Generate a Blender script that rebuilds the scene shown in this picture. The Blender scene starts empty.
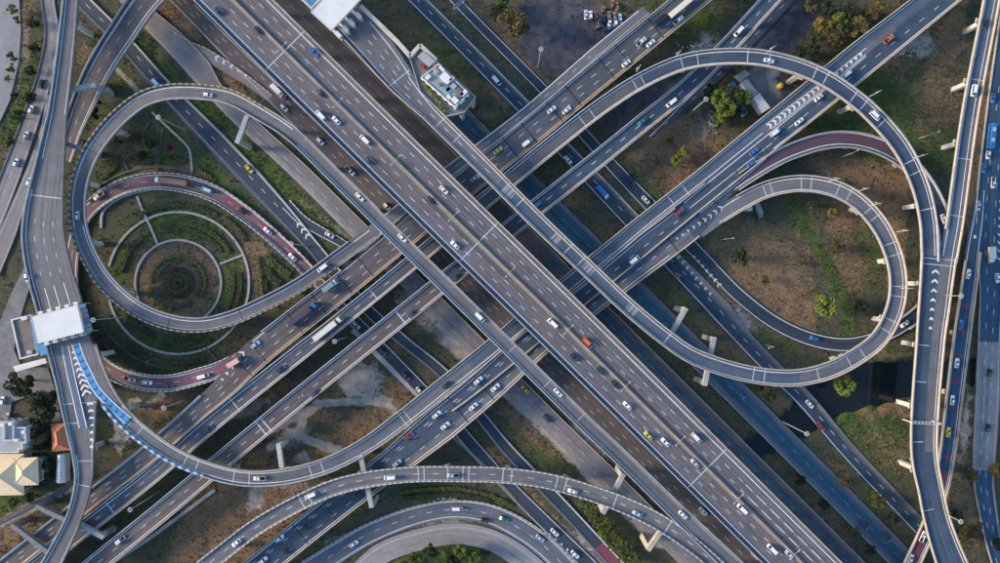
import bpy, math, random
import numpy as np
from mathutils import Vector

# ------------------------------------------------------------------ camera, world, sun, exposure
sc = bpy.context.scene
COL = sc.collection
H, S = 300.0, 0.44                      # camera height, metres per photo pixel at ground level
cam_d = bpy.data.cameras.new('camera')
cam = bpy.data.objects.new('camera', cam_d); COL.objects.link(cam)
cam.location = (0, 0, H)
cam_d.sensor_width = 36
cam_d.lens = 18.0 / (500 * S / H)
cam_d.clip_start = 1; cam_d.clip_end = 4000
sc.camera = cam
SUN_EL, SUN_AZ = math.radians(19), math.radians(176)   # direction the sun stands in, measured from +x counter-clockwise
world = bpy.data.worlds.new('World'); sc.world = world; world.use_nodes = True
wn = world.node_tree.nodes; wl = world.node_tree.links
bg = wn['Background']
sky = wn.new('ShaderNodeTexSky'); sky.sky_type = 'NISHITA'; sky.sun_disc = False
sky.sun_elevation = SUN_EL; sky.sun_rotation = math.radians(90) - SUN_AZ
sky.air_density = 1.2; sky.dust_density = 0.8; sky.ozone_density = 3.2
wl.new(sky.outputs[0], bg.inputs[0]); bg.inputs[1].default_value = 0.13
sd = bpy.data.lights.new('sun', 'SUN'); sd.energy = 2.5; sd.angle = math.radians(14); sd.color = (1, .80, .60)
sun = bpy.data.objects.new('sun', sd); COL.objects.link(sun)
dv = Vector((math.cos(SUN_AZ) * math.cos(SUN_EL), math.sin(SUN_AZ) * math.cos(SUN_EL), math.sin(SUN_EL)))
sun.rotation_euler = dv.to_track_quat('Z', 'Y').to_euler()
vs = sc.view_settings
vs.view_transform = 'Standard'; vs.look = 'None'; vs.gamma = 1; vs.use_curve_mapping = False
vs.exposure = 1.5

rng = np.random.default_rng(7)
random.seed(7)

def K(h): return S * (H - h) / H
def P(px, py, h=0.0):
    k = K(h)
    return ((px - 500) * k, (281.5 - py) * k, h)

# ------------------------------------------------------------------ object helpers
def link(name, me, mat=None, parent=None, off=None):
    o = bpy.data.objects.new(name, me); COL.objects.link(o)
    if mat is not None and me is not None and len(me.materials) == 0: me.materials.append(mat)
    if parent is not None: o.parent = parent
    if off is not None: o.location = off
    return o
def mesh(name, verts, faces, uvs=None, smooth=False):
    me = bpy.data.meshes.new(name)
    me.from_pydata([tuple(v) for v in verts], [], faces)
    if uvs is not None:
        ul = me.uv_layers.new(name='UVMap')
        li = np.empty(len(me.loops), dtype=np.int32); me.loops.foreach_get('vertex_index', li)
        ul.data.foreach_set('uv', np.asarray(uvs, dtype=np.float32)[li].ravel())
    if smooth: me.polygons.foreach_set('use_smooth', [True] * len(me.polygons))
    me.update()
    return me
def npmesh(name, V, F):
    """V (n,3), F (m,4) arrays -> mesh, quickly"""
    me = bpy.data.meshes.new(name)
    V = np.asarray(V, np.float32); F = np.asarray(F, np.int32); k = F.shape[1]
    me.vertices.add(len(V)); me.vertices.foreach_set('co', V.ravel())
    me.loops.add(F.size); me.loops.foreach_set('vertex_index', F.ravel())
    me.polygons.add(len(F)); me.polygons.foreach_set('loop_start', np.arange(0, F.size, k, dtype=np.int32))
    me.update(calc_edges=True); me.validate()
    return me
def thing(name, label, cat, loc=(0, 0, 0), rz=0, group=None):
    o = bpy.data.objects.new(name, None); COL.objects.link(o)
    o.location = loc; o.rotation_euler = (0, 0, rz); o.empty_display_size = .5
    o['label'] = label; o['category'] = cat
    if group: o['group'] = group
    return o
def tag(o, label=None, cat=None, group=None, kind=None):
    if label: o['label'] = label
    if cat: o['category'] = cat
    if group: o['group'] = group
    if kind: o['kind'] = kind
    return o

class MB:
    """collects boxes, prisms and tubes for ONE mesh"""
    def __init__(s): s.v = []; s.f = []
    def add(s, v, f):
        b = len(s.v); s.v += [tuple(x) for x in v]; s.f += [tuple(i + b for i in q) for q in f]; return s
    def box(s, c, d, rz=0.0):
        x, y, z = d[0] / 2, d[1] / 2, d[2] / 2; co, si = math.cos(rz), math.sin(rz)
        v = [(c[0] + a * x * co - b * y * si, c[1] + a * x * si + b * y * co, c[2] + e * z) for e in (-1, 1) for a, b in ((-1, -1), (1, -1), (1, 1), (-1, 1))]
        return s.add(v, [(3, 2, 1, 0), (4, 5, 6, 7), (0, 1, 5, 4), (1, 2, 6, 5), (2, 3, 7, 6), (3, 0, 4, 7)])
    def prism(s, poly, z0, z1):
        n = len(poly)
        ar = sum(poly[i][0] * poly[(i + 1) % n][1] - poly[(i + 1) % n][0] * poly[i][1] for i in range(n))
        if ar < 0: poly = poly[::-1]
        v = [(p[0], p[1], z0) for p in poly] + [(p[0], p[1], z1) for p in poly]
        return s.add(v, [tuple(range(n - 1, -1, -1)), tuple(range(n, 2 * n))] + [(i, (i + 1) % n, n + (i + 1) % n, n + i) for i in range(n)])
    def tube(s, p, q, r0, r1, n=7):
        p, q = Vector(p), Vector(q); d = (q - p).normalized()
        a = d.orthogonal().normalized(); b = d.cross(a); v = []
        for c, r in ((p, r0), (q, r1)):
            for i in range(n):
                t = 2 * math.pi * i / n; v.append(c + a * (r * math.cos(t)) + b * (r * math.sin(t)))
        return s.add(v, [(i, (i + 1) % n, n + (i + 1) % n, n + i) for i in range(n)] + [tuple(range(n - 1, -1, -1)), tuple(range(n, 2 * n))])
    def beam(s, p, q, w, hgt):
        """box beam between two points (top at p/q z)"""
        p, q = Vector(p), Vector(q); d = (q - p); d.z = 0; d.normalize(); n = Vector((-d.y, d.x, 0)) * (w / 2); u = Vector((0, 0, hgt))
        v = [p - n - u, q - n - u, q + n - u, p + n - u, p - n, q - n, q + n, p + n]
        return s.add(v, [(3, 2, 1, 0), (4, 5, 6, 7), (0, 1, 5, 4), (1, 2, 6, 5), (2, 3, 7, 6), (3, 0, 4, 7)])
    def build(s, name, mat, parent=None, off=None, smooth=False):
        return link(name, mesh(name, s.v, s.f, smooth=smooth), mat, parent, off)

# ------------------------------------------------------------------ materials
def new_mat(name, rough=.8, spec=.3):
    m = bpy.data.materials.new(name); m.use_nodes = True
    nt = m.node_tree; b = nt.nodes['Principled BSDF']
    b.inputs['Roughness'].default_value = rough; b.inputs['Specular IOR Level'].default_value = spec
    return m, nt, b
def nd(nt, t, **kw):
    n = nt.nodes.new(t)
    for k, v in kw.items(): setattr(n, k, v)
    return n
def math_n(nt, op, a, b=None):
    n = nd(nt, 'ShaderNodeMath', operation=op)
    for i, x in enumerate((a, b)):
        if x is None: continue
        if isinstance(x, (int, float)): n.inputs[i].default_value = x
        else: nt.links.new(x, n.inputs[i])
    return n.outputs[0]
def mixc(nt, fac, a, b, mode='MIX'):
    n = nd(nt, 'ShaderNodeMix', data_type='RGBA', blend_type=mode)
    for i, x in ((0, fac), (6, a), (7, b)):
        if isinstance(x, (int, float)): n.inputs[i].default_value = x
        elif isinstance(x, tuple): n.inputs[i].default_value = (*x, 1)
        else: nt.links.new(x, n.inputs[i])
    return n.outputs[2]
def noise(nt, vec, scale, detail=3, rough=.55):
    n = nd(nt, 'ShaderNodeTexNoise'); n.inputs['Scale'].default_value = scale
    n.inputs['Detail'].default_value = detail; n.inputs['Roughness'].default_value = rough
    if vec is not None: nt.links.new(vec, n.inputs['Vector'])
    return n.outputs['Fac']
def ramp01(nt, x, a, b):
    n = nd(nt, 'ShaderNodeMapRange'); nt.links.new(x, n.inputs[0]); n.inputs[1].default_value = a; n.inputs[2].default_value = b
    return n.outputs[0]
def wpos(nt): return nd(nt, 'ShaderNodeNewGeometry').outputs['Position']
def scaled(nt, vec, s):
    n = nd(nt, 'ShaderNodeMapping'); n.inputs['Scale'].default_value = s; nt.links.new(vec, n.inputs['Vector']); return n.outputs[0]

def asphalt(name, c, warm=.0, streak=.35, panel=0.0, rough=.75, dust=None, dustc=(.22, .195, .18)):
    """asphalt whose wear runs along the road: U is metres along, V metres across"""
    m, nt, b = new_mat(name, rough, .35)
    uv = nd(nt, 'ShaderNodeUVMap').outputs[0]; pos = wpos(nt)
    s1 = noise(nt, scaled(nt, uv, (.012, 1.3, 1)), 1.0, 4, .65)
    s2 = noise(nt, scaled(nt, uv, (.05, .12, 1)), 1.0, 3)
    s3 = noise(nt, pos, 1.0, 6, .85); s4 = noise(nt, pos, .16, 4, .6)
    dark = tuple(x * .62 for x in c); light = tuple(min(1, x * 1.6 + .008) for x in c)
    col = mixc(nt, ramp01(nt, s1, .41, .60), dark, light)
    col = mixc(nt, 1 - streak, col, c)
    worn = (c[0] * 1.35 + .01, c[1] * 1.25 + .005, c[2] * 1.12)
    col = mixc(nt, math_n(nt, 'MULTIPLY', ramp01(nt, s2, .48, .7), .75), col, worn)
    if dust:
        lo, hi, side = dust                    # dusty verge from |v| = lo to hi metres; side 0 both, -1 left, 1 right
        sv = nd(nt, 'ShaderNodeSeparateXYZ'); nt.links.new(uv, sv.inputs[0]); v = sv.outputs[1]
        v = math_n(nt, 'ABSOLUTE', v) if side == 0 else math_n(nt, 'MULTIPLY', v, float(side))
        v = math_n(nt, 'ADD', v, math_n(nt, 'MULTIPLY', math_n(nt, 'SUBTRACT', noise(nt, scaled(nt, uv, (.06, .5, 1)), 1.0, 5, .7), .5), (hi - lo) * 2.2))
        col = mixc(nt, math_n(nt, 'MULTIPLY', ramp01(nt, v, lo, hi), .85), col, dustc)
    if panel:
        w = nd(nt, 'ShaderNodeTexWhiteNoise', noise_dimensions='1D')
        sx = nd(nt, 'ShaderNodeSeparateXYZ'); nt.links.new(uv, sx.inputs[0])
        nt.links.new(math_n(nt, 'FLOOR', math_n(nt, 'MULTIPLY', sx.outputs[0], 1 / 27.0)), w.inputs['W'])
        col = mixc(nt, math_n(nt, 'MULTIPLY', w.outputs['Value'], panel), col, tuple(x * .55 for x in c))
    col = mixc(nt, math_n(nt, 'MULTIPLY', ramp01(nt, s3, .38, .66), .65), col, dark)
    col = mixc(nt, math_n(nt, 'MULTIPLY', ramp01(nt, s4, .45, .68), .30), col, light)
    nt.links.new(col, b.inputs['Base Color'])
    bp = nd(nt, 'ShaderNodeBump'); bp.inputs['Strength'].default_value = .25; bp.inputs['Distance'].default_value = .05
    nt.links.new(noise(nt, pos, 9, 2), bp.inputs['Height']); nt.links.new(bp.outputs[0], b.inputs['Normal'])
    return m
def concrete(name, c, var=.35, scale=.35, rough=.85):
    m, nt, b = new_mat(name, rough, .25)
    pos = wpos(nt)
    n1 = noise(nt, pos, scale, 5, .65); n2 = noise(nt, scaled(nt, pos, (1, 1, .25)), 2.5, 3)
    col = mixc(nt, ramp01(nt, n1, .3, .7), tuple(x * (1 - var) for x in c), c)
    col = mixc(nt, math_n(nt, 'MULTIPLY', ramp01(nt, n2, .5, .75), .35), col, tuple(x * .55 for x in c))
    nt.links.new(col, b.inputs['Base Color'])
    return m
def kerb_paint(name, a, bcol, period):
    """parapet painted in alternating blocks along its length (U metres)"""
    m, nt, b = new_mat(name, .7, .3)
    uv = nd(nt, 'ShaderNodeUVMap').outputs[0]
    sx = nd(nt, 'ShaderNodeSeparateXYZ'); nt.links.new(uv, sx.inputs[0])
    f = math_n(nt, 'FRACT', math_n(nt, 'MULTIPLY', sx.outputs[0], 1 / period))
    w = noise(nt, wpos(nt), 1.4, 4)
    col = mixc(nt, math_n(nt, 'GREATER_THAN', f, .5), a, bcol)
    col = mixc(nt, math_n(nt, 'MULTIPLY', ramp01(nt, w, .4, .75), .5), col, (.16, .15, .14))
    nt.links.new(col, b.inputs['Base Color'])
    return m
def paint(name, c, wear=.5, under=(.12, .12, .12), rough=.6):
    m, nt, b = new_mat(name, rough, .3)
    n = noise(nt, wpos(nt), 1.1, 5, .7)
    col = mixc(nt, math_n(nt, 'MULTIPLY', ramp01(nt, n, .45, .72), wear), c, under)
    nt.links.new(col, b.inputs['Base Color'])
    return m
def plain(name, c, rough=.5, spec=.4, metal=0, var=.1, coat=0):
    m, nt, b = new_mat(name, rough, spec)
    n = noise(nt, wpos(nt), 3.0, 3)
    col = mixc(nt, ramp01(nt, n, .3, .7), tuple(x * (1 - var) for x in c), c)
    nt.links.new(col, b.inputs['Base Color']); b.inputs['Metallic'].default_value = metal
    if coat: b.inputs['Coat Weight'].default_value = coat; b.inputs['Coat Roughness'].default_value = .08
    return m
def leaves(name, c, c2, rough=.7):
    m, nt, b = new_mat(name, rough, .2)
    r = nd(nt, 'ShaderNodeNewGeometry').outputs['Random Per Island']
    oi = nd(nt, 'ShaderNodeObjectInfo').outputs['Random']
    col = mixc(nt, r, c, c2)
    col = mixc(nt, math_n(nt, 'MULTIPLY', oi, .45), col, (c[0] * .75, c[1] * .6, c[2] * .55))
    col = mixc(nt, math_n(nt, 'MULTIPLY', ramp01(nt, noise(nt, wpos(nt), .12, 3), .45, .7), .4), col, (c2[0] * 1.15, c2[1] * .8, c2[2] * .7))
    nt.links.new(col, b.inputs['Base Color'])
    b.inputs['Subsurface Weight'].default_value = 0.0
    return m

M = {}
M['asph_main'] = asphalt('asphalt_main', (.098, .091, .099), streak=.95)
M['asph_deck'] = asphalt('asphalt_deck', (.072, .078, .094), streak=.9, panel=.55)
M['asph_deck_brown'] = asphalt('asphalt_deck_brown', (.088, .076, .079), streak=.9, panel=.5)
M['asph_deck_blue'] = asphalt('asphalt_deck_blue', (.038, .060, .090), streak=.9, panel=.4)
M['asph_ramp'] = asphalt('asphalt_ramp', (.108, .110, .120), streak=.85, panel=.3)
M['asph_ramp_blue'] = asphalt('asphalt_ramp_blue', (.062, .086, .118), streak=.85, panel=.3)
M['asph_dark'] = asphalt('asphalt_dark', (.022, .036, .054), streak=.7)
M['asph_blue'] = asphalt('asphalt_blue', (.026, .062, .102), streak=.9)
M['asph_old'] = asphalt('asphalt_old', (.155, .150, .160), streak=.7)
M['asph_brown'] = asphalt('asphalt_brown', (.048, .039, .039), streak=.7)
M['asph_gc'] = asphalt('asphalt_dark_dusty', (.022, .042, .066), streak=.8, dust=(1.0, 3.2, -1), dustc=(.26, .23, .21))
M['asph_ge1'] = asphalt('asphalt_frontage', (.082, .073, .075), streak=.75, dust=(2.6, 5.0, -1), dustc=(.22, .175, .15))
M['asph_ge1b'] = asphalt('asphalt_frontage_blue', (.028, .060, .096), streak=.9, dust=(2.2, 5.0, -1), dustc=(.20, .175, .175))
M['asph_ge2'] = asphalt('asphalt_blue_dusty', (.022, .070, .112), streak=.95, dust=(2.0, 4.8, 0), dustc=(.20, .21, .225))
M['asph_gw1'] = asphalt('asphalt_brown_light', (.078, .068, .069), streak=.75)
M['asph_gw2'] = asphalt('asphalt_old_dusty', (.135, .132, .145), streak=.7, dust=(.2, 4.0, 1), dustc=(.30, .255, .22))
M['asph_gf'] = asphalt('asphalt_curve', (.085, .094, .118), streak=.65, dust=(2.8, 4.6, 0), dustc=(.21, .20, .20))
M['asph_gf2'] = asphalt('asphalt_curve_old', (.20, .19, .19), streak=.8, dust=(1.5, 4.0, 0), dustc=(.27, .25, .24))
M['asph_red'] = asphalt('red_surfacing', (.120, .070, .082), streak=.5)
M['red_paint'] = paint('red_surface_paint', (.17, .045, .06), .6, (.09, .08, .09))
M['purple_paint'] = paint('purple_surface_paint', (.088, .046, .062), .5, (.08, .07, .09))
M['conc'] = concrete('concrete', (.38, .37, .365))
M['conc_warm_lit'] = concrete('concrete_warm_lit', (.47, .39, .31))  # tan of the low sun put into the concrete colour, mainly for lit parapets
M['conc_pale'] = concrete('concrete_pale', (.52, .48, .42))
M['conc_dark'] = concrete('concrete_dark', (.20, .195, .20))
M['joint_pale'] = paint('joint_pale', (.45, .46, .48), .4)
M['joint_dark'] = plain('joint_dark', (.012, .014, .018), .6)
M['white'] = paint('white_line_paint', (.64, .64, .63), .5)
M['white_dash'] = paint('lane_dash_paint', (.58, .58, .57), .5)
M['white_faint'] = paint('worn_white_line_paint', (.42, .42, .43), .8)
M['yellow'] = paint('yellow_line_paint', (.55, .32, .12), .5)
M['blue_paint'] = paint('blue_lane_paint', (.03, .22, .48), .4, (.04, .12, .22))
M['dblue_paint'] = paint('deep_blue_lane_paint', (.05, .10, .19), .7, (.085, .09, .105))
M['kerb_yb'] = kerb_paint('yellow_black_parapet', (.40, .29, .14), (.09, .08, .07), 2.6)
M['kerb_wb'] = kerb_paint('white_blue_parapet', (.50, .52, .54), (.05, .16, .30), 3.2)
M['kerb_bw'] = kerb_paint('white_black_parapet', (.50, .47, .43), (.24, .22, .21), 2.4)
M['glass'] = plain('car_glass', (.010, .013, .018), .12, .5, var=0)
M['tyre'] = plain('tyre_rubber', (.012, .012, .012), .9, .2)
M['rim'] = plain('wheel_rim', (.35, .35, .36), .35, .5, .8)
M['lamp_w'] = plain('lamp_lens', (.75, .75, .72), .2, .5)
M['lamp_r'] = plain('tail_lens', (.35, .02, .02), .25, .5)
M['steel'] = plain('galvanised_steel', (.36, .37, .38), .45, .5, .3)
M['steel_white'] = plain('white_painted_steel', (.44, .44, .43), .45, .4)
M['bark'] = concrete('bark', (.10, .075, .055), .5, 2.0)
M['chassis'] = plain('vehicle_chassis', (.03, .03, .032), .7)
PAINTS = {
 'white': (.70, .70, .69), 'silver': (.42, .43, .45), 'grey': (.16, .165, .175), 'black': (.014, .015, .018), 'dark blue': (.018, .04, .09),
 'blue': (.025, .14, .36), 'light blue': (.34, .46, .56), 'red': (.26, .03, .04), 'yellow': (.70, .46, .03), 'lime yellow': (.48, .46, .05), 'green': (.03, .20, .09),
 'orange': (.62, .13, .03), 'teal': (.03, .16, .20), 'pink': (.62, .36, .30), 'cream': (.66, .58, .47), 'brown': (.20, .11, .07), 'grey green': (.20, .24, .23), 'purple': (.075, .045, .065)}
PM = {}
def pmat(c):
    if c not in PM: PM[c] = plain('car_paint_' + c.replace(' ', '_'), PAINTS[c], .32, .5, 0, .06, .5)
    return PM[c]

# ------------------------------------------------------------------ roads: a centre line in photo pixels, unprojected at its real height
ROADS = {}
class Road:
    def __init__(s, key, rows, dflt_h=0.0, step=None):
        step = step or (1.2 if key == 'R2' else 3.0)
        R = []
        w = 10; h = dflt_h
        for r in rows:
            if len(r) > 2: w = r[2]
            if len(r) > 3: h = r[3]
            R.append((r[0], r[1], w, h))
        R = np.array(R, float); n = len(R)
        E = np.vstack([2 * R[0] - R[1], R, 2 * R[-1] - R[-2]]); E[0, 2:] = R[0, 2:]; E[-1, 2:] = R[-1, 2:]
        out = []
        for i in range(n - 1):
            p0, p1, p2, p3 = E[i], E[i + 1], E[i + 2], E[i + 3]
            d = lambda a, b: max(1e-3, np.hypot(*(b - a)[:2]) ** .5)
            t0 = 0; t1 = t0 + d(p0, p1); t2 = t1 + d(p1, p2); t3 = t2 + d(p2, p3)
            m = max(2, int(np.hypot(*(p2 - p1)[:2]) / step))
            for j in range(m):
                t = t1 + (t2 - t1) * j / m
                a1 = (t1 - t) / (t1 - t0) * p0 + (t - t0) / (t1 - t0) * p1
                a2 = (t2 - t) / (t2 - t1) * p1 + (t - t1) / (t2 - t1) * p2
                a3 = (t3 - t) / (t3 - t2) * p2 + (t - t2) / (t3 - t2) * p3
                b1 = (t2 - t) / (t2 - t0) * a1 + (t - t0) / (t2 - t0) * a2
                b2 = (t3 - t) / (t3 - t1) * a2 + (t - t1) / (t3 - t1) * a3
                q = (t2 - t) / (t2 - t1) * b1 + (t - t1) / (t2 - t1) * b2
                u = j / m
                q[2:] = p1[2:] * (1 - u) + p2[2:] * u
                out.append(q)
        out.append(R[-1]); A = np.array(out)
        s.key = key; s.px = A[:, :2].copy(); k = S * (H - A[:, 3]) / H
        s.C = np.stack([(A[:, 0] - 500) * k, (281.5 - A[:, 1]) * k, A[:, 3]], 1)
        s.hw = A[:, 2] / 2 * k; s.k = k
        T = np.gradient(s.C[:, :2], axis=0); T /= np.linalg.norm(T, axis=1)[:, None] + 1e-9
        s.T = T; s.N = np.stack([T[:, 1], -T[:, 0]], 1)          # N points to the right of travel
        s.arc = np.concatenate([[0], np.cumsum(np.linalg.norm(np.diff(s.C[:, :2], axis=0), axis=1))])
        ROADS[key] = s
    def near(s, px, py): return int(np.argmin((s.px[:, 0] - px) ** 2 + (s.px[:, 1] - py) ** 2))
    def at(s, a):
        """interpolated (C, N, hw) at arc length a"""
        return (np.array([np.interp(a, s.arc, s.C[:, j]) for j in range(3)]),
                np.array([np.interp(a, s.arc, s.N[:, j]) for j in range(2)]), float(np.interp(a, s.arc, s.hw)))

def rng_of(r, span):
    """span in photo pixels ((x,y),(x,y)) or None -> sample range"""
    if span is None: return 0, len(r.C) - 1
    i, j = r.near(*span[0]), r.near(*span[1])
    return (i, j) if i < j else (j, i)

def ribbon(r, i, j, off0, off1, z, thick=0.0):
    """strip between lateral offsets off0<off1 (metres arrays or numbers; right positive), z above the deck"""
    C, N, a = r.C[i:j + 1], r.N[i:j + 1], r.arc[i:j + 1]; n = len(C)
    o0 = np.broadcast_to(off0, (len(r.C),))[i:j + 1]; o1 = np.broadcast_to(off1, (len(r.C),))[i:j + 1]
    L = C[:, :2] + N * o0[:, None]; Rr = C[:, :2] + N * o1[:, None]
    V = []; U = []; F = []
    for q in range(n):
        zz = C[q, 2] + z
        V += [(L[q, 0], L[q, 1], zz), (Rr[q, 0], Rr[q, 1], zz)]; U += [(a[q], o0[q]), (a[q], o1[q])]
    for q in range(n - 1): F.append((2 * q, 2 * q + 1, 2 * q + 3, 2 * q + 2))
    if thick:
        b = len(V)
        for q in range(n):
            zz = C[q, 2] + z - thick
            V += [(L[q, 0], L[q, 1], zz), (Rr[q, 0], Rr[q, 1], zz)]; U += [(a[q], o0[q]), (a[q], o1[q])]
        for q in range(n - 1):
            F.append((b + 2 * q, b + 2 * q + 2, b + 2 * q + 3, b + 2 * q + 1))
            F.append((2 * q, 2 * q + 2, b + 2 * q + 2, b + 2 * q)); F.append((2 * q + 1, b + 2 * q + 1, b + 2 * q + 3, 2 * q + 3))
        F.append((0, b, b + 1, 1)); e = 2 * (n - 1); F.append((e, e + 1, b + e + 1, b + e))
    return V, F, U

def deck_mesh(r, name):
    """elevated deck: slab with bevelled edges over a narrower box girder"""
    n = len(r.C); V = []; U = []; F = []
    for q in range(n):
        c = r.C[q]; N = r.N[q]; w = r.hw[q]
        for o, dz in ((-w, 0), (w, 0), (w, -.45), (w * .62, -.8), (w * .5, -2.0), (-w * .5, -2.0), (-w * .62, -.8), (-w, -.45)):
            V.append((c[0] + N[0] * o, c[1] + N[1] * o, c[2] + dz)); U.append((r.arc[q], o))
    for q in range(n - 1):
        for e in range(8):
            f = (e + 1) % 8
            F.append((8 * q + e, 8 * q + f, 8 * q + 8 + f, 8 * q + 8 + e))
    F.append(tuple(range(7, -1, -1))); F.append(tuple(8 * (n - 1) + e for e in range(8)))
    return mesh(name, V, F, U)

class Build:
    """one road or flyover being built; parts are children of its root"""
    def __init__(s, key, root, base):
        s.r = ROADS[key]; s.root = root; s.off = (-base[0], -base[1], -base[2]); s.key = key
    def part(s, name, VFU, mat):
        return link(name, mesh(name, *VFU), mat, s.root, s.off)
    def strip(s, name, span, o0, o1, mat, z=.008, thick=0.0):
        i, j = rng_of(s.r, span)
        if j - i < 1: return None
        return s.part(name, ribbon(s.r, i, j, o0, o1, z, thick), mat)
    def line(s, frac, kind='solid', mat='white', span=None, w=.34, name=None, dash=2.6, gap=5.4, z=.008):
        if kind == 'dash':
            w = min(w, .22); mat = 'white_dash' if mat == 'white' else mat
        r = s.r; i, j = rng_of(r, span)
        if kind == 'solid':
            o = r.hw * frac if abs(frac) < .5 or abs(frac) <= 1 else frac
            return s.strip(name or 'edge_line', span, o - w / 2, o + w / 2, M[mat], z)
        V = []; F = []
        a = r.arc[i] + random.uniform(0, gap)
        while a + dash < r.arc[j]:
            b = len(V)
            for t in (a, a + dash):
                C, N, hw = r.at(t); o = hw * frac
                V += [(C[0] + N[0] * (o - w / 2), C[1] + N[1] * (o - w / 2), C[2] + z), (C[0] + N[0] * (o + w / 2), C[1] + N[1] * (o + w / 2), C[2] + z)]
            F.append((b, b + 1, b + 3, b + 2)); a += dash + gap
        if F:
            o = link(name or 'lane_line', mesh('lane_line', V, F), M[mat], s.root, s.off); o['kind'] = 'stuff'; return o
    def parapet(s, side, span=None, mat='conc', hgt=.95, w=.45, name='parapet', inset=0.0):
        r = s.r; o = r.hw - inset
        a, b = (o - w, o) if side > 0 else (-o, -o + w)
        return s.strip(name, span, a, b, M[mat], hgt, hgt + .3)
    def joint(s, px, py, mat='joint_pale', w=.45, z=.012, lo=-.93, hi=.93):
        r = s.r; q = r.near(px, py); C, N, T, hw = r.C[q], r.N[q], r.T[q], r.hw[q]
        V = [(C[0] + N[0] * o * hw + T[0] * t, C[1] + N[1] * o * hw + T[1] * t, C[2] + z) for o, t in ((lo, -w / 2), (hi, -w / 2), (hi, w / 2), (lo, w / 2))]
        return link('expansion_joint', mesh('expansion_joint', V, [(0, 1, 2, 3)]), M[mat], s.root, s.off)
    def cross_bar(s, span, spacing, o0, o1, mat, w=2.0, name='red_surface_bar', z=.006):
        r = s.r; i, j = rng_of(r, span); a = r.arc[i]
        while a < r.arc[j]:
            V = []
            for t in (a, a + w):
                C, N, hw = r.at(t); V += [(C[0] + N[0] * hw * o0, C[1] + N[1] * hw * o0, C[2] + z), (C[0] + N[0] * hw * o1, C[1] + N[1] * hw * o1, C[2] + z)]
            link(name, mesh(name, V, [(0, 1, 3, 2)]), M[mat], s.root, s.off); a += spacing
    def chevrons(s, span, lo, hi, spacing=3.6, w=1.0, mat='white', flip=1, name='chevron_marking', z=.010, single=False):
        """row of V marks between lateral offsets that widen from lo to hi; lo/hi = ((o0,o1),(o0,o1)) in hw fractions at both ends"""
        r = s.r; i, j = rng_of(r, span); a0, a1 = r.arc[i], r.arc[j]; V = []; F = []; a = a0
        while a < a1:
            t = (a - a0) / max(.1, a1 - a0); C, N, hw = r.at(a)
            T = np.array([-N[1], N[0]]) * -1; T = np.array([ -N[1], N[0]])
            e0 = (lo[0] * (1 - t) + hi[0] * t) * hw; e1 = (lo[1] * (1 - t) + hi[1] * t) * hw; mid = (e0 + e1) / 2; d = abs(e1 - e0) / 2 * .9 * flip
            b = len(V)
            for o, sh in ((e0, 0), (mid, d), (e1, 0)) if not single else ((e0, 0), (mid, d / 2), (e1, d)):
                for ww in (0, w):
                    p = C[:2] + N * o + T * (sh + ww); V.append((p[0], p[1], C[2] + z))
            F += [(b, b + 2, b + 3, b + 1), (b + 2, b + 4, b + 5, b + 3)]; a += spacing
        if F:
            o = link(name, mesh(name, V, F), M[mat], s.root, s.off); o['kind'] = 'stuff'; return o

DZ = dict(B1=.0, RL=.03, RA=.05, B3=.02, RS=.0, B5=.01, R2=-.03, RP=-.05, RF=-.06, RS2=0, RU=.02, RV=.02, V=.05, RT=.02, RP2=-.04)
def decal(B, name, pts, w, mat, h, z=.01, thick=0.0, off=(0, 0)):
    Road('_d', [(x, y, w) for x, y in pts], h, 3); r = ROADS.pop('_d')
    V, F, U = ribbon(r, 0, len(r.C) - 1, -r.hw, r.hw, z, thick); return link(name, mesh(name, V, F, U), M[mat], B.root, B.off)
def decal_v(B, name, pts, w, mat, h, spacing, bar, z=.012, flip=1, ramp=None):
    """row of V marks along a px polyline; width w or a (start, end) pair"""
    w0, w1 = w if isinstance(w, tuple) else (w, w); n = len(pts)
    Road('_d', [(x, y, w0 + (w1 - w0) * i / max(1, n - 1)) for i, (x, y) in enumerate(pts)], h, 3); r = ROADS.pop('_d'); V = []; F = []; a = 0
    while a < r.arc[-1]:
        C, N, hw = r.at(a); T = np.array([-N[1], N[0]]); b = len(V)
        for o, sh in ((-hw, 0), (0, hw * .8 * flip), (hw, 0)):
            for t in (0, bar): p = C[:2] + N * o + T * (sh + t); V.append((p[0], p[1], C[2] + z))
        F += [(b, b + 2, b + 3, b + 1), (b + 2, b + 4, b + 5, b + 3)]; a += spacing
    o = link(name, mesh(name, V, F), M[mat], B.root, B.off); o['kind'] = 'stuff'; return o
FLY = []          # (key, Build) of elevated roads, for their piers
def flyover(key, label, mat, cat='flyover', group=None, parL=True, parR=True, pm='conc', pml=None, pmr=None, edge=.86, edges=True):
    r = ROADS[key]; r.C[:, 2] += DZ.get(key, 0)
    q = int(np.argmin(np.hypot(r.px[:, 0] - 500, r.px[:, 1] - 281))); base = (r.C[q, 0], r.C[q, 1], 0.0)
    root = thing('flyover', label, cat, base, 0, group)
    B = Build(key, root, base)
    link('deck', deck_mesh(r, 'deck'), M[mat], root, B.off)
    for side, on, m_ in ((-1, parL, pml or pm), (1, parR, pmr or pm)):
        if on is False: continue
        for sp in ([None] if on is True else on): B.parapet(side, sp, m_)
    if edges:
        B.line(-edge); B.line(edge)
    FLY.append((key, B)); return B
STAG = [0]
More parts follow.
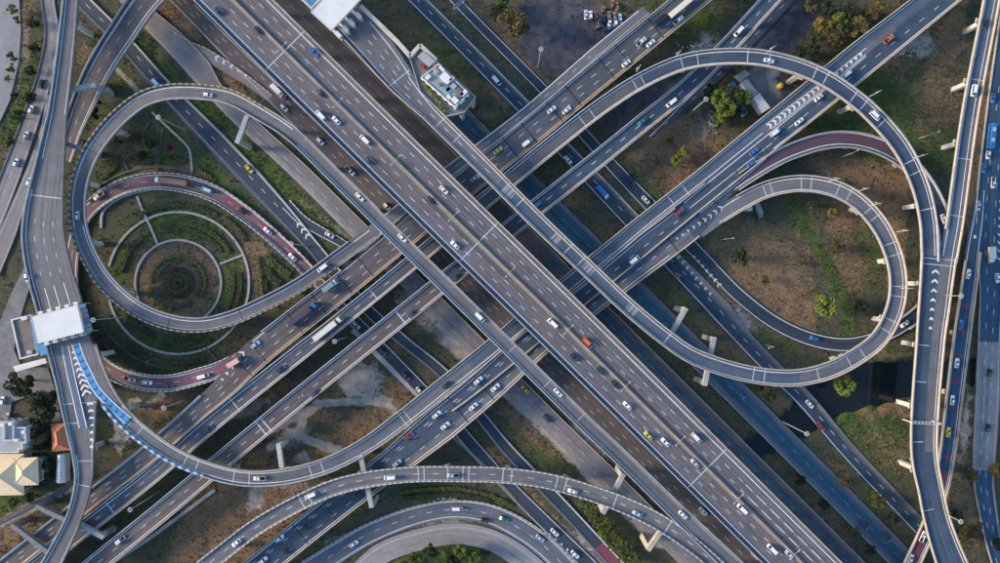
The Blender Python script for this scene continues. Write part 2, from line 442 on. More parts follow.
def ground_road(key, mat, name='road', kerbs=(), edges=True, edge=.84, thick=.5):
    r = ROADS[key]; STAG[0] += 1
    r.C[:, 2] += .04 + .006 * STAG[0]
    V, F, U = ribbon(r, 0, len(r.C) - 1, -r.hw, r.hw, 0, thick)
    o = link(name, mesh(name, V, F, U), M[mat]); o['kind'] = 'structure'
    B = Build(key, o, (0, 0, 0))
    for side, m_, hh in kerbs: B.parapet(side, None, m_, hh, .4, 'kerb')
    if edges: B.line(-edge, w=.28); B.line(edge, w=.28)
    return B

# --- rows: x, y, width in pixels, height in metres (width and height carry over)
Road('M', [(133, -100, 57, 17), (233.5, 0), (347.5, 113), (462, 226), (520, 283), (577, 339), (638.5, 400), (688.5, 450), (802, 563), (910, 670)], 17)
Road('RL', [(646, 10, 10, 9), (600, 48, 11), (520, 117, 11), (445, 174, 12), (405, 206, 13), (372, 233, 15, 9), (338, 258, 15, 9.3), (300, 285, 15, 10), (264, 304, 15, 10.7), (232, 318, 15, 11), (200, 325, 15, 11.5),
  (166, 321, 16, 12), (134.5, 307, 16, 12.5), (106, 282, 17, 12.5), (88, 253, 17, 13), (79, 226, 17, 13), (78.5, 190, 17, 13), (89, 157, 17, 13.5), (105, 133, 17, 14), (124, 113, 16.5, 14), (144, 99, 16, 14.5), (166, 92.5, 15.5, 15),
  (200, 92, 15.5, 15.5), (230, 97, 15.5, 16), (260, 113, 15.5, 16.5), (290, 132.5, 15, 17), (336, 177, 14.5, 17), (385, 226, 14.5, 17), (407, 247.5, 15, 17), (500, 339, 15, 17), (590, 428, 15.5, 17), (615, 451.5, 16, 17), (681, 516, 17, 17), (733, 566, 19, 17), (830, 660, 19, 17)])
Road('B1', [(-60, 617, 18, 7), (0, 571, 18, 7), (50, 532, 18, 7), (100, 492, 18, 7.5), (150, 453, 19, 8), (200, 409, 20, 8.5), (225, 387, 23, 9), (252, 358, 29, 9), (300, 319, 28, 9), (345, 284, 27), (385, 251, 27), (445, 200, 28), (520, 140, 28), (600, 74, 28), (690, 0, 28), (800, -92, 30)])
Road('RA', [(-60, 641, 17, 6.5), (84, 529, 17, 7), (160, 469, 17, 7.5), (200, 433, 18, 8), (302, 351, 17, 9), (328, 330.5, 16), (400, 272.5, 15.5), (518, 172.8, 17, 9), (560, 138.5, 17, 10), (602, 106, 16.5, 12), (640, 81.5, 16.5, 14), (682, 63, 16.5, 15.5), (720, 57, 16.5, 16.5), (760, 58, 16.5, 17),
  (800, 67.8, 17, 17), (828, 80.5, 17, 17), (853, 97.5, 17, 16.5), (873, 115, 17.5, 16), (901, 148, 17.5, 15), (919, 185, 17.5, 14.5), (927.5, 221, 17.5, 14), (929, 245, 17.5, 13.99), (929.5, 262, 17.5, 13.98)])
Road('RV', [(1003, -70, 16, 14), (991, 0, 16.5), (969.5, 113, 17), (953.6, 226, 17.5, 14), (950, 246, 17.5, 13.99), (947.5, 262, 17, 13.98)])
Road('V', [(938.3, 256, 35.5, 14), (936, 280, 33), (933, 310, 31), (930, 339, 28.5), (923.5, 452, 26.5), (930, 490, 25), (937, 522, 26), (951, 563, 30), (975, 615, 32)])
Road('B3', [(-60, 690, 20, 6), (0, 643, 20, 6.5), (100, 561, 20, 7), (150, 521, 20, 7.5), (219, 463.5, 19.5, 8), (300, 397, 19.5, 9), (389, 326, 19.5, 9), (502, 235, 18.5, 9), (600, 157.5, 18, 9), (640, 125, 18, 8.5), (688, 86, 18, 8), (727, 47, 18, 7.5), (770, 0, 17.5, 7), (860, -95, 17, 7)])
Road('RS', [(990, -55, 16, 9), (920, 2, 17), (856, 51, 17), (800, 97, 17), (766, 124, 16), (700, 177.5, 15.5), (652, 215, 15.5), (604, 254.5, 17), (544, 304, 18), (488, 351, 18), (444, 386, 18, 9), (400, 421, 18, 9.5), (365, 446, 16.5, 11), (325, 466, 16, 12.5), (280, 477, 16, 13.5), (240, 477.5, 16, 14), (200, 467, 16, 14.5),
  (168, 452, 17, 15), (128, 421.5, 18, 15.5), (108, 397, 19, 15.9), (96, 372, 19, 15.98), (88, 346, 17, 15.98)])
Road('B5', [(1020, -60, 18, 9), (946, 0, 19), (856, 73, 20), (800, 119, 18), (767, 145, 17), (745, 162.5, 18), (725, 182, 24), (705, 205, 32), (684, 224.5, 38), (652, 249, 38), (604, 287, 34), (544, 334, 33), (484, 388, 35), (440, 424.5, 36), (400, 457, 31), (370, 480, 28, 8), (310, 526.5, 28, 7), (260, 567, 28, 6.5), (200, 615, 28, 6)], 9)
Road('R2', [(255, -75, 38, 17), (330, 0, 38), (352, 22, 37), (375, 48, 35), (388, 64, 33), (402, 82, 28), (416, 98, 22), (430, 113, 18), (485, 168, 17), (542, 225.5, 17), (589, 270, 16.5), (626, 305, 16.5), (666, 338, 16.5, 16.5), (690, 354.5, 16.5, 16), (721.5, 367, 17, 15.5), (754.6, 375, 17, 15), (785, 378, 17, 14.5), (805, 376.5, 17, 14), (830, 370, 17.5, 13.5), (857, 356, 17.5, 13), (880, 337, 17.5, 12.5),
  (895, 306, 17.5, 12), (897.5, 278, 17.5, 12), (892, 252, 17.5, 11.5), (879, 225, 17.5, 11), (857, 201, 17, 10.5), (832, 188, 17, 10), (800, 183.5, 17, 9.6), (768, 189, 17, 9.2), (740, 202.5, 17, 9.03), (716, 218, 16, 8.97), (698, 232, 14, 8.96)])
Road('RP', [(716, 199, 13, 8.96), (745, 177.5, 15, 9), (780, 156.5, 16, 8.6), (800, 148, 17, 8), (820, 142, 17, 7.5), (840, 139.5, 17, 7.2), (862, 141.5, 17, 6.6), (886, 149.5, 17, 6), (908, 164, 17, 5), (928, 188, 16, 4), (941, 215, 15, 3), (946, 245, 15, 2), (942, 278, 15, 1.4), (928, 303, 15, 1), (905, 323.5, 15, .6), (877, 338, 15, .35), (847, 344.5, 15, .2), (813, 339.5, 15, .15), (776, 323, 15, .12), (740, 296, 15, .10), (716, 272, 15, .08), (700, 255, 14, .07)])
Road('RT', [(77, -70, 15, 16), (71, 0, 15.5), (65.5, 56, 17.5), (58, 113, 19), (51, 160, 28), (45, 205, 38), (43.5, 235, 42.5), (49.5, 270, 45), (60, 307, 46), (67.5, 340, 44), (75.5, 371, 44), (78.5, 400, 37, 15.5), (81, 426, 30, 15), (83.3, 452, 22, 14), (84, 480, 17, 13), (75, 516, 15, 12), (52.5, 563, 19, 12), (20, 620, 19, 12)])
Road('RU', [(230, -75, 30, 9), (150, -5, 29, 9), (121, 35, 28, 9), (99, 70, 26, 8.5), (85, 100, 24, 8), (73, 130, 20, 7.5), (64, 160, 17, 7)])
Road('RF', [(150, 610, 17, 12), (212, 561, 17, 12.5), (258, 526, 16.5, 13), (306, 499.5, 16, 13.5), (330, 489, 16, 13.8), (357, 481.5, 16, 14), (400, 475.2, 15.5, 14), (430, 473.8), (460, 474), (500, 475), (548, 481, 15.5, 14.5), (600, 496, 16, 15), (640, 512, 16.5, 16), (668, 527.5, 16.5, 16.5), (700, 551, 15, 16.97), (722, 570, 14, 16.95), (800, 640, 14, 16.95)])
Road('RP2', [(262, 342, 12, 8.96), (236, 361, 15, 8.8), (218, 370, 16, 8.4), (200, 376, 17, 8), (170, 383, 17, 7), (140, 381.5, 17, 6), (115, 373, 16, 5), (98, 360, 15, 4), (82, 335, 14, 2.5), (72, 295, 14, 1.5), (72, 255, 14, 1.1), (82, 220, 14, .8), (100, 200, 15, .7), (125, 186.5, 16, .6), (155, 181, 17, .55), (185, 184, 18, .5), (215, 194, 17, .45), (243, 212, 16, .3), (268, 232, 15, .2), (300, 262, 14, .12), (325, 290, 13, .1), (351, 318, 13, .08)])
Road('GC', [(370, -45, 15), (418, 0, 15), (522, 105, 16), (565, 150, 16), (605, 192, 18), (640, 229, 18), (692, 281, 21), (722, 313, 22), (744, 339, 17), (772, 368, 17), (803, 398, 17), (849, 452, 16), (918, 525, 16), (960, 570, 16), (1010, 625, 16)])
Road('GD', [(405, -55, 10), (465, 10, 10), (540, 86, 11), (575, 124, 12), (610, 163, 13), (650, 205, 15), (690, 245, 15), (712, 268, 15)])
Road('GE1', [(210, -75, 24), (285, 0), (400, 115), (570, 285), (700, 415), (850, 565), (900, 615)])
Road('GE2', [(380, 37, 22), (464, 121), (580, 237, 23), (700, 357, 24), (790, 447, 24), (845, 502, 24), (900, 558, 24), (940, 600, 24)])
Road('GW1', [(100, -78, 16), (183, 3, 16), (240, 60, 19), (300, 119, 21), (460, 277, 21), (640, 457, 21), (760, 577, 21), (800, 617)])
Road('GW2', [(92, -40, 14), (118, -13, 16), (145, 15, 19), (175, 43, 23), (200, 70, 24), (213, 88, 18), (235, 112, 17), (300, 172, 18), (357, 229, 19), (440, 310, 20), (553, 424, 20), (610, 480, 21), (690, 560, 21), (740, 610)])
Road('GXB', [(172, 37, 12), (188, 47, 12), (205, 54, 12), (230, 69, 11), (252, 84, 9), (270, 98, 8)])
Road('G1', [(40, -45, 15), (84, 2, 15), (127, 45, 15), (163, 86, 16), (215, 140, 20), (255, 182, 20), (290, 220, 16), (310, 243, 13), (367, 309, 12), (405, 342, 11), (444, 374, 11), (476, 411, 11), (509, 451, 12), (548, 491, 13), (580, 525, 13), (612, 560, 14), (650, 600, 14)])
Road('G1B', [(286, 204, 12), (302, 220, 11), (320, 231, 10), (338, 241, 9), (356, 252, 8)])
Road('GB', [(345, 311, 13), (386, 353, 13), (420, 388, 13), (450, 420, 13), (478, 452, 13), (507, 484, 13), (545, 522, 14), (585, 561, 15), (620, 597, 16)])
Road('GL1', [(48, -40, 13), (48, 0, 13), (52, 35, 14), (45, 75, 15), (34, 110, 17), (20, 150, 18), (5, 190, 19), (-15, 240, 19)])
Road('GL2', [(50, 95, 6), (43, 135, 8), (33, 165, 9), (22, 195, 12), (8, 232, 17), (-10, 272, 20)])
Road('GR', [(1018, -40, 28), (1012, 20, 27), (1004, 80, 28), (998, 130, 29), (992, 190, 31), (990, 240, 30), (991, 290, 24), (989, 339, 23), (987, 400, 24), (984, 452, 23), (983, 480, 21), (988, 515, 18), (994, 545, 16), (1005, 580, 16)])
Road('RQ', [(981, 190, 9, .3), (978, 220, 12, .6), (974, 245, 14, 1.5), (970, 275, 15.5, 3), (961, 339, 17, 5), (954, 395, 16.5, 6), (947, 452, 16, 6), (940, 490, 15, 6.2), (928, 527, 15, 6), (912, 563, 16, 6), (895, 600, 16, 6)])
Road('GF', [(262, 600, 22), (330, 557, 22), (365, 536, 21), (400, 521, 20), (430, 512.5, 19), (455, 509.5, 19), (485, 513, 20), (515, 526, 22), (545, 547, 22), (575, 578, 22)])
Road('GF2', [(340, 590, 15), (378, 556, 21), (410, 542.5, 21), (455, 534, 21), (490, 540, 21), (520, 557, 22), (548, 582, 22)])
Road('GB3', [(820, -38, 11), (786, 1, 12), (745, 45, 12), (715, 77, 11), (690, 101, 8), (665, 124, 4), (650, 137, 2)])

# ------------------------------------------------------------------ build the ground roads (setting)
SPAN = lambda a, b, c, d: ((a, b), (c, d))
g = ground_road('GE1', 'asph_ge1', kerbs=((-1, 'conc_warm_lit', .5),), edges=False); g.line(.0, 'dash', 'white_faint', w=.12); g.strip('asphalt_overlay', SPAN(545, 260, 900, 615), -g.r.hw + .5, g.r.hw, M['asph_ge1b'], .004)
g = ground_road('GE2', 'asph_ge2', kerbs=((1, 'conc', .4), (-1, 'conc_dark', .3)), edges=False); g.line(.0, 'dash', 'white_faint', w=.12)
g = ground_road('GC', 'asph_gc', edges=False); g.line(.84, w=.28); g.line(-.84, w=.28, span=SPAN(370, -45, 640, 229)); g.line(0, 'dash')
decal_v(g, 'chevron_marking', [(679, 257), (692, 273), (706, 289), (714, 298)], (4.5, 2), 'white', .2, 3.0, .8, flip=-1)
g = ground_road('GD', 'asph_dark', edge=.80); decal_v(g, 'chevron_marking', [(694, 256), (706, 270), (716, 281), (722, 289)], (1.5, 5.5), 'white', .26, 2.8, .8, flip=-1)
g = ground_road('GW2', 'asph_gw2', kerbs=((-1, 'conc_warm_lit', .5),), edges=False); g.line(.0, 'dash', 'white_faint', span=SPAN(240, 120, 690, 560)); g.line(.55, 'dash', 'white_faint', span=SPAN(240, 120, 690, 560), w=.2); g.line(.86, mat='white_faint', span=SPAN(150, 20, 350, 220), w=.25)
g = ground_road('GW1', 'asph_gw1', edges=False); g.line(-.32, 'dash', 'white_faint'); g.line(.25, 'dash', 'white_faint'); g.line(.84, mat='white_faint'); g.line(-.84, mat='white_faint', span=SPAN(190, 10, 300, 119))
g = ground_road('GXB', 'asph_old', kerbs=((-1, 'kerb_bw', .5),), edges=False); g.chevrons(SPAN(216, 58, 246, 80), (-.95, .1), (-.9, -.6), 3.6, .8, flip=-1)
g = ground_road('G1', 'asph_dark', kerbs=((-1, 'conc', .4), (1, 'conc_dark', .4)), edge=.80); g.line(0, 'dash', span=SPAN(80, 0, 285, 212)); g.strip('red_surface_strip', SPAN(600, 546, 640, 590), -4, 4, M['red_paint'], .005)
g.chevrons(SPAN(296, 226, 308, 240), (-.75, -.1), (-.9, .1), 3.2, .8, flip=-1)
g = ground_road('G1B', 'asph_dark', kerbs=((-1, 'kerb_bw', .4),)); 
g = ground_road('GB', 'asph_dark', kerbs=((1, 'conc_warm_lit', .3),)); g.chevrons(SPAN(545, 528, 572, 556), (.75, 1.0), (.35, 1.0), 3.4, .8, single=True)
g = ground_road('GL1', 'asph_old', kerbs=((1, 'conc_dark', .4),), edges=False); g.line(-.8, mat='white_faint', w=.25); g.line(0, 'dash', 'white_faint', w=.2)
g = ground_road('GL2', 'asph_old', kerbs=((-1, 'conc', .3),), edges=False); g.line(.7, mat='white_faint', w=.25)
g = ground_road('GR', 'asph_blue', kerbs=((1, 'conc_warm_lit', .6), (-1, 'conc_dark', .5)), edge=.88); g.line(-.28, 'dash'); g.line(.3, 'dash'); g.strip('concrete_bridge_surface', SPAN(989, 342, 984, 470), -g.r.hw + .5, g.r.hw - .5, M['asph_gf2'], .003)
g.chevrons(SPAN(983, 200, 981, 262), (-.72, -.5), (-.85, -.5), 3.6, .8)
g = ground_road('GB3', 'asph_deck_blue', edges=False); g.line(.8); g.line(-.1, 'dash', 'white_faint')
g = ground_road('GF2', 'asph_gf2', edges=False); g.line(-.6, mat='white_faint')
g = ground_road('GF', 'asph_gf', kerbs=((-1, 'kerb_bw', .4),), edge=.78); g.line(0, 'dash')

# ------------------------------------------------------------------ build the flyovers
b = flyover('M', 'widest dual carriageway motorway flyover running diagonally through the middle of the interchange', 'asph_main', pml='conc_warm_lit', pmr='conc', edge=.88, edges=False)
b.line(.81, w=.36); b.line(-.82, w=.40)
for f in (.30, .555, -.30, -.555): b.line(f, 'dash')
for f in (.325, .60): pass
for f in (-.30, -.555): b.line(f, 'solid', span=SPAN(748, 483, 830, 590), name='lane_line')
for f in (.065, -.065): b.line(f, mat='yellow', w=.26, name='median_line')
b.strip('median_barrier', None, -.28, .28, M['conc'], .85, .85)
b.strip('asphalt_overlay', None, -b.r.hw * .19, -b.r.hw * .075, M['asph_deck'], .003)
for p in ((287, 49), (479, 243), (707, 467)): b.joint(*p)
b.strip('shoulder_strip', None, b.r.hw * .84, b.r.hw - .5, M['asph_ramp_blue'], .004)
b.strip('shoulder_strip', None, -b.r.hw + .5, -b.r.hw * .84, M['asph_ramp'], .004)

b = flyover('RL', 'long looping ramp flyover circling the round garden then running beside the motorway', 'asph_ramp', pm='conc', edge=.62, edges=False, parL=[SPAN(646, 10, 338, 258), SPAN(262, 114, 830, 660)], parR=[SPAN(352, 248, 830, 660)])
b.parapet(-1, SPAN(338, 258, 262, 114), 'kerb_yb')
b.line(.5, span=SPAN(372, 233, 79, 226)); b.line(-.62, span=SPAN(372, 233, 79, 226), w=.22, mat='white_faint'); b.line(-.55, span=SPAN(79, 226, 290, 132)); b.line(.62, span=SPAN(300, 140, 733, 566)); b.line(-.7, span=SPAN(300, 140, 733, 566), mat='white_faint', w=.2); b.line(0, 'dash', 'white_faint', span=SPAN(600, 48, 380, 226)); b.line(.85, span=SPAN(640, 14, 380, 226)); b.line(-.8, span=SPAN(640, 14, 380, 226), mat='white_faint', w=.2)
for p in ((134.5, 307), (93, 150), (97, 144), (205, 92), (210, 92), (170, 322), (240, 315), (330, 263), (510, 349), (545, 384), (580, 418)): b.joint(*p, 'joint_dark' if p[1] < 345 else 'joint_pale', .25)
b.chevrons(SPAN(384, 222, 340, 256), (-.95, -.6), (-.97, -.9), 3.2, .7, 'white_faint')

b = flyover('B1', 'three lane elevated carriageway with an orange edge line crossing under the motorway', 'asph_deck_brown', pm='conc', edges=False, parL=[SPAN(-60, 617, 208, 402), SPAN(270, 343, 350, 280), SPAN(445, 200, 800, -92)])
b.line(-.82, span=SPAN(-60, 617, 208, 402)); b.line(-.82, span=SPAN(262, 350, 800, -92)); b.line(.80, mat='yellow', w=.45); b.line(-.22, 'dash'); b.line(.30, 'dash')
for p in ((575, 96), (555, 112), (624, 54), (606, 69), (655, 29), (530, 132), (510, 148), (345, 284), (365, 268), (318, 305), (295, 323), (258, 353), (244, 368)): b.joint(*p, 'joint_dark', .5)
b.chevrons(SPAN(252, 358, 222, 392), (-.66, -.55), (-.98, -.45), 3.4, .8)
b.strip('worn_asphalt_strip', SPAN(400, 238, 800, -92), -b.r.hw * .8, b.r.hw * .78, M['asph_deck'], .003)

b = flyover('RA', 'narrow flyover rising beside the orange lined carriageway into an arc at upper right', 'asph_deck', edges=False, pm='conc_warm_lit', pml='conc')
b.line(-.62); b.line(.72); b.line(0, 'dash', 'white', span=SPAN(-60, 641, 400, 272))
for p in ((110, 508), (236, 405), (374, 294), (583, 121), (593, 113), (634, 85), (643, 80), (682, 63), (698, 60), (748, 57), (770, 59), (815, 74), (826, 80), (853, 97), (863, 106), (881, 124), (909, 163), (914, 175), (925, 210)): b.joint(*p, 'joint_pale', .4)
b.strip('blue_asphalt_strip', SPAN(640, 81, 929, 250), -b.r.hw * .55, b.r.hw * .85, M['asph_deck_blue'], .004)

b = flyover('RV', 'tall flyover coming straight down from the top right corner beside the arc ramp', 'asph_ramp_blue', pm='conc_warm_lit', parR=[SPAN(1003, -70, 953, 232)], edge=.6, edges=False)
b.line(-.45); b.line(.6); b.strip('shoulder_strip', None, -b.r.hw * .98 + .5, -b.r.hw * .62, M['asph_ramp'], .004)
for p in ((976, 78), (961, 158), (955, 215)): b.joint(*p, 'joint_pale', .3)
b = flyover('V', 'merged elevated road with a row of chevrons at the right hand side', 'asph_deck_blue', pm='conc_warm_lit', edges=False)
b.line(.86); b.line(-.78)
b.strip('shoulder_strip', SPAN(938, 256, 923, 452), -b.r.hw * .97 + .5, -b.r.hw * .12, M['asph_ramp'], .004)
decal_v(b, 'chevron_marking', [(935.5, 272), (934, 290), (932, 310), (930, 335)], (7, 2.5), 'white', 14.05, 3.9, 1.0, flip=-1)
for p in ((938.3, 259), (937, 265)): b.joint(*p, 'joint_pale', .3)
for p in ((929, 345), (925, 382), (923, 442), (935, 508)): b.joint(*p, 'joint_pale', .3, lo=.0, hi=.9)

b = flyover('B3', 'lone two lane elevated road running from lower left to upper right', 'asph_deck_brown', pml='conc', pmr='conc_warm_lit', edge=.74)
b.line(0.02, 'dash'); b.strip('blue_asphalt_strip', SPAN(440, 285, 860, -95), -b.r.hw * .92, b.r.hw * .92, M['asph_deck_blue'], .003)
for p in ((262, 428), (266, 425), (400, 317)): b.joint(*p, 'joint_pale', .6)

b = flyover('RS', 'curving ramp flyover that sweeps from the upper right down to the toll plaza', 'asph_ramp', pml='conc', pmr='conc_warm_lit', edges=False, parR=[SPAN(990, -55, 90, 348)], parL=[SPAN(700, 177, 205, 469)])
b.parapet(-1, SPAN(205, 469, 110, 400), 'kerb_wb', .95, .9)
b.line(.62, span=SPAN(990, -55, 118, 410)); b.line(-.62, span=SPAN(760, 128, 120, 412))
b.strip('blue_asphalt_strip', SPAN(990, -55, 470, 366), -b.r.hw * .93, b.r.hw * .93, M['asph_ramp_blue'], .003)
decal_v(b, 'chevron_marking', [(768, 127), (790, 110), (812, 93), (836, 74), (862, 53)], (5.5, 3), 'white', 9.05, 2.6, 1.1, .014); decal(b, 'chevron_bed', [(764, 130), (790, 110), (812, 93), (836, 74), (895, 27)], 7, 'asph_ramp', 9.02, .004)
decal(b, 'edge_line', [(766, 124.5), (790, 106), (812, 89.5), (836, 71.5), (866, 48)], .7, 'white', 9.05, .010); decal(b, 'edge_line', [(772, 128.5), (794, 111.5), (815, 95), (840, 75.5), (866, 54)], .7, 'white', 9.05, .010)
for p in ((685, 190), (672, 200), (408, 415), (402, 419), (321, 467), (311, 470), (249, 478), (235, 477), (196, 466), (186, 461), (139, 431), (131, 424), (118, 411)): b.joint(*p, 'joint_pale', .35)
HB = 16.05
decal(b, 'blue_lane_strip', [(65, 346), (70, 372), (76, 398), (83, 428)], 6.4, 'dblue_paint', HB, .006); decal_v(b, 'chevron_marking', [(65, 347), (70, 372), (76, 398), (83, 427)], 4.6, 'asph_ramp', HB, 3.2, 1.0)
decal(b, 'blue_lane_strip', [(75.5, 344), (80, 357), (87, 372), (96, 389), (111, 405.5), (128, 421)], 7, 'blue_paint', HB, .006); decal_v(b, 'chevron_marking', [(75.5, 345), (80, 357), (87, 372), (96, 389), (111, 405.5), (127, 420)], 4.8, 'asph_deck_blue', HB, 3.2, .9)
for q in ([(61.7, 346), (66.5, 372), (72.5, 398), (79.3, 428)], [(68.3, 346), (73.5, 371), (79.5, 397), (86.7, 428)], [(71.8, 345), (76.5, 358), (83.5, 373.5), (93, 391), (109, 408.5), (125, 424)], [(79.2, 343), (83.5, 355.5), (90.5, 370.5), (99, 386.5), (113.5, 402.5), (131, 418)]): decal(b, 'edge_line', q, .9, 'white', HB, .010)
decal_v(b, 'chevron_marking', [(73, 352), (78, 368), (83.5, 384), (88, 399)], (2.5, 11), 'white', HB, 2.6, .9, flip=-1); decal_v(b, 'block_marking', [(90, 403), (92, 425), (91.5, 450)], (6, 3), 'white', 15.4, 3.0, 1.0, z=.05, flip=-.4)

b = flyover('B5', 'widest lower carriageway of many lanes passing beneath the motorway to lower left', 'asph_deck_blue', pm='conc_warm_lit', edges=False, parL=[SPAN(1020, -60, 770, 143), SPAN(690, 224, 200, 615)], parR=[SPAN(690, 224, 200, 615)])
b.line(-.78, span=SPAN(1020, -60, 770, 143)); b.line(.80, span=SPAN(684, 224, 200, 615)); b.line(-.82, span=SPAN(660, 243, 200, 615)); decal(b, 'edge_line', [(866, 56), (840, 77.5), (815, 97), (790, 117), (766, 136), (720, 173), (684, 203)], .8, 'white', 9.01)
b.line(0, 'dash', span=SPAN(1020, -60, 760, 150)); b.line(-.42, 'dash', span=SPAN(684, 224, 200, 615)); b.line(.35, 'dash', span=SPAN(684, 224, 200, 615), mat='white'); b.line(.5, 'dash', span=SPAN(550, 330, 200, 615))
b.strip('worn_asphalt_strip', SPAN(684, 224.5, 400, 457), -b.r.hw * .95, -b.r.hw * .42, M['asph_ramp'], .003); decal(b, 'divider_barrier', [(778, 147), (740, 177.5), (684, 223), (616, 279), (560, 324.5), (520, 358), (470, 398), (452, 411)], 1.3, 'conc_warm_lit', 9.01, .8, .8)
for q, w_ in (([(766, 158.5), (740, 181), (700, 213)], .7), ([(772, 143), (740, 168), (690, 208)], .6)): decal(b, 'lane_line', q, w_, 'white', 9.01)
decal_v(b, 'chevron_marking', [(676, 239), (690, 229.5), (706, 219), (722, 207)], (2, 6), 'white_faint', 9.02, 2.8, .8)
for p in ((765, 147), (737, 170), (711, 198), (695, 214), (668, 236), (484, 388), (458, 410), (330, 511), (300, 534)): b.joint(*p, 'joint_dark', .5, hi=.9 if p[1] > 300 else 0)

b = flyover('R2', 'ramp flyover from the upper toll plaza looping round the dry field at right', 'asph_ramp', edges=False, pm='conc', pmr='conc_warm_lit', parL=[SPAN(430, 113, 720, 215)], parR=[SPAN(255, -75, 740, 202)], pml='conc_warm_lit')
b.strip('blue_asphalt_strip', SPAN(500, 183, 800, 377), -b.r.hw * .93, b.r.hw * .93, M['asph_ramp_blue'], .003)
b.line(.72, span=SPAN(330, 0, 885, 330)); b.line(-.6, span=SPAN(402, 82, 885, 330)); b.line(-.72, span=SPAN(885, 330, 716, 218)); b.line(.6, span=SPAN(885, 330, 716, 218))
b.line(-.72, span=SPAN(360, 30, 402, 82)); b.line(0, 'dash', span=SPAN(365, 38, 500, 180)); b.line(.38, 'dash', span=SPAN(365, 38, 420, 102)); b.line(-.38, 'dash', span=SPAN(365, 38, 420, 102))
for p in ((400, 78), (440, 123), (456, 139), (505, 188), (520, 203), (560, 243), (567, 250), (580, 262), (667, 338), (753, 375), (765, 376), (818, 374), (848, 361), (862, 353), (885, 330), (890, 320), (896, 296), (897, 286), (893, 255), (889, 244), (874, 218), (868, 211), (849, 196), (838, 190), (811, 184), (801, 183.5), (772, 188), (765, 190)): b.joint(*p, 'joint_pale', .35)
for p in ((509, 192), (556, 240), (588, 269), (632, 310)): 
    for d in range(7): b.joint(p[0] + 1.15 * d - 3.5, p[1] + 1.15 * d - 3.5, 'white_faint', .26, lo=-.5, hi=.5)

b = flyover('RP', 'purple surfaced ramp dropping under the arc flyover and circling back at ground level', 'asph_dark', edges=False, parL=[SPAN(742, 180, 905, 323)], parR=[SPAN(735, 186, 900, 326)], pm='conc')
b.strip('purple_surface', SPAN(735, 186, 912, 168), -b.r.hw * .78, b.r.hw * .35, M['purple_paint'], .004); b.line(.5, span=SPAN(730, 190, 900, 158)); b.line(-.82); b.line(.75, span=SPAN(920, 310, 700, 255))
b.strip('shoulder_strip', SPAN(735, 186, 912, 168), b.r.hw * .52, b.r.hw * .93, M['asph_ramp'], .004)

b = flyover('RT', 'left toll plaza road, wide at the white canopy and narrow at both ends', 'asph_ramp', cat='flyover', edges=False, pml='conc_dark', parL=[SPAN(77, -70, 73, 372), SPAN(92, 400, 20, 620)] if 0 else [SPAN(81, 408, 20, 620), SPAN(77, -70, 67, 338)], parR=True)
b.line(-.72, span=SPAN(77, -70, 58, 113)); b.line(.62, span=SPAN(77, -70, 51, 160)); b.line(.84, span=SPAN(47, 190, 84, 480)); b.line(-.78, span=SPAN(82, 440, 20, 620)); b.line(.66, span=SPAN(83, 455, 20, 620))
for f in (-.45, 0, .42): b.line(f, 'dash', span=SPAN(45, 215, 54, 285), dash=2, gap=5); b.line(f, span=SPAN(54, 285, 61, 312), name='lane_line')
for p in ((47, 196), (79, 404), (81, 424), (83.5, 460), (84, 487)): b.joint(*p, 'joint_pale', .4)
b.strip('shoulder_strip', SPAN(51, 160, 60, 310), b.r.hw * .86, b.r.hw - .5, M['asph_ramp_blue'], .004)

b = flyover('RU', 'broad low ramp bending down from the top edge to pass beneath the toll road', 'asph_deck_brown', pm='conc', edge=.66, parR=True); b.line(.58, w=.2, mat='white_faint'); b.line(0, 'dash', 'white_faint')
b.joint(95, 78, 'joint_dark', .3)

b = flyover('RF', 'gently bowed flyover sweeping across the bottom of the interchange', 'asph_ramp', pml='kerb_bw', pmr='kerb_bw', edges=False)
b.line(0.02, 'dash', 'white'); b.line(.8, mat='white_faint', w=.2); b.line(-.8, mat='white_faint', w=.2)
for p in ((206, 566), (300, 502), (309, 498), (417, 474), (425, 474), (449, 474), (463, 474), (468, 474), (503, 475), (511, 476), (558, 483), (566, 485), (615, 502), (668, 527)): b.joint(*p, 'joint_pale', .4)

b = flyover('RP2', 'red surfaced ramp curling round the circular garden under the looping flyover', 'asph_red', edges=False, pm='kerb_bw', parL=[SPAN(215, 371, 98, 360), SPAN(92, 208, 315, 278)], parR=[SPAN(232, 364, 98, 360), SPAN(92, 208, 315, 278)])
b.line(.68); b.line(-.72); b.line(.0, 'dash', 'white_faint'); b.cross_bar(SPAN(232, 364, 150, 383), 14, -.6, .6, 'red_paint', 7, 'red_surface_patch'); b.cross_bar(SPAN(225, 198, 310, 272), 17, -.6, .6, 'red_paint', 8, 'red_surface_patch')
b.strip('worn_asphalt_strip', SPAN(160, 181, 215, 194), -b.r.hw * .65, b.r.hw * .65, M['asph_deck_brown'], .003); b.strip('worn_asphalt_strip', SPAN(125, 378, 98, 360), -b.r.hw * .65, b.r.hw * .65, M['asph_red'], .003)

b = flyover('RQ', 'slim ramp with red cross bars squeezed between two roads at the far right', 'asph_blue', edge=.7, pm='conc_warm_lit', parL=[SPAN(974, 250, 895, 600)], parR=[SPAN(972, 262, 895, 600)])
b.cross_bar(SPAN(966, 305, 944, 470), 11, -.55, .55, 'red_paint', 1.6); b.strip('purple_surface', SPAN(944, 468, 936, 505), -b.r.hw * .6, b.r.hw * .5, M['purple_paint'], .005); b.strip('red_surface', SPAN(926, 530, 895, 600), -b.r.hw * .4, b.r.hw * .6, M['red_paint'], .005)

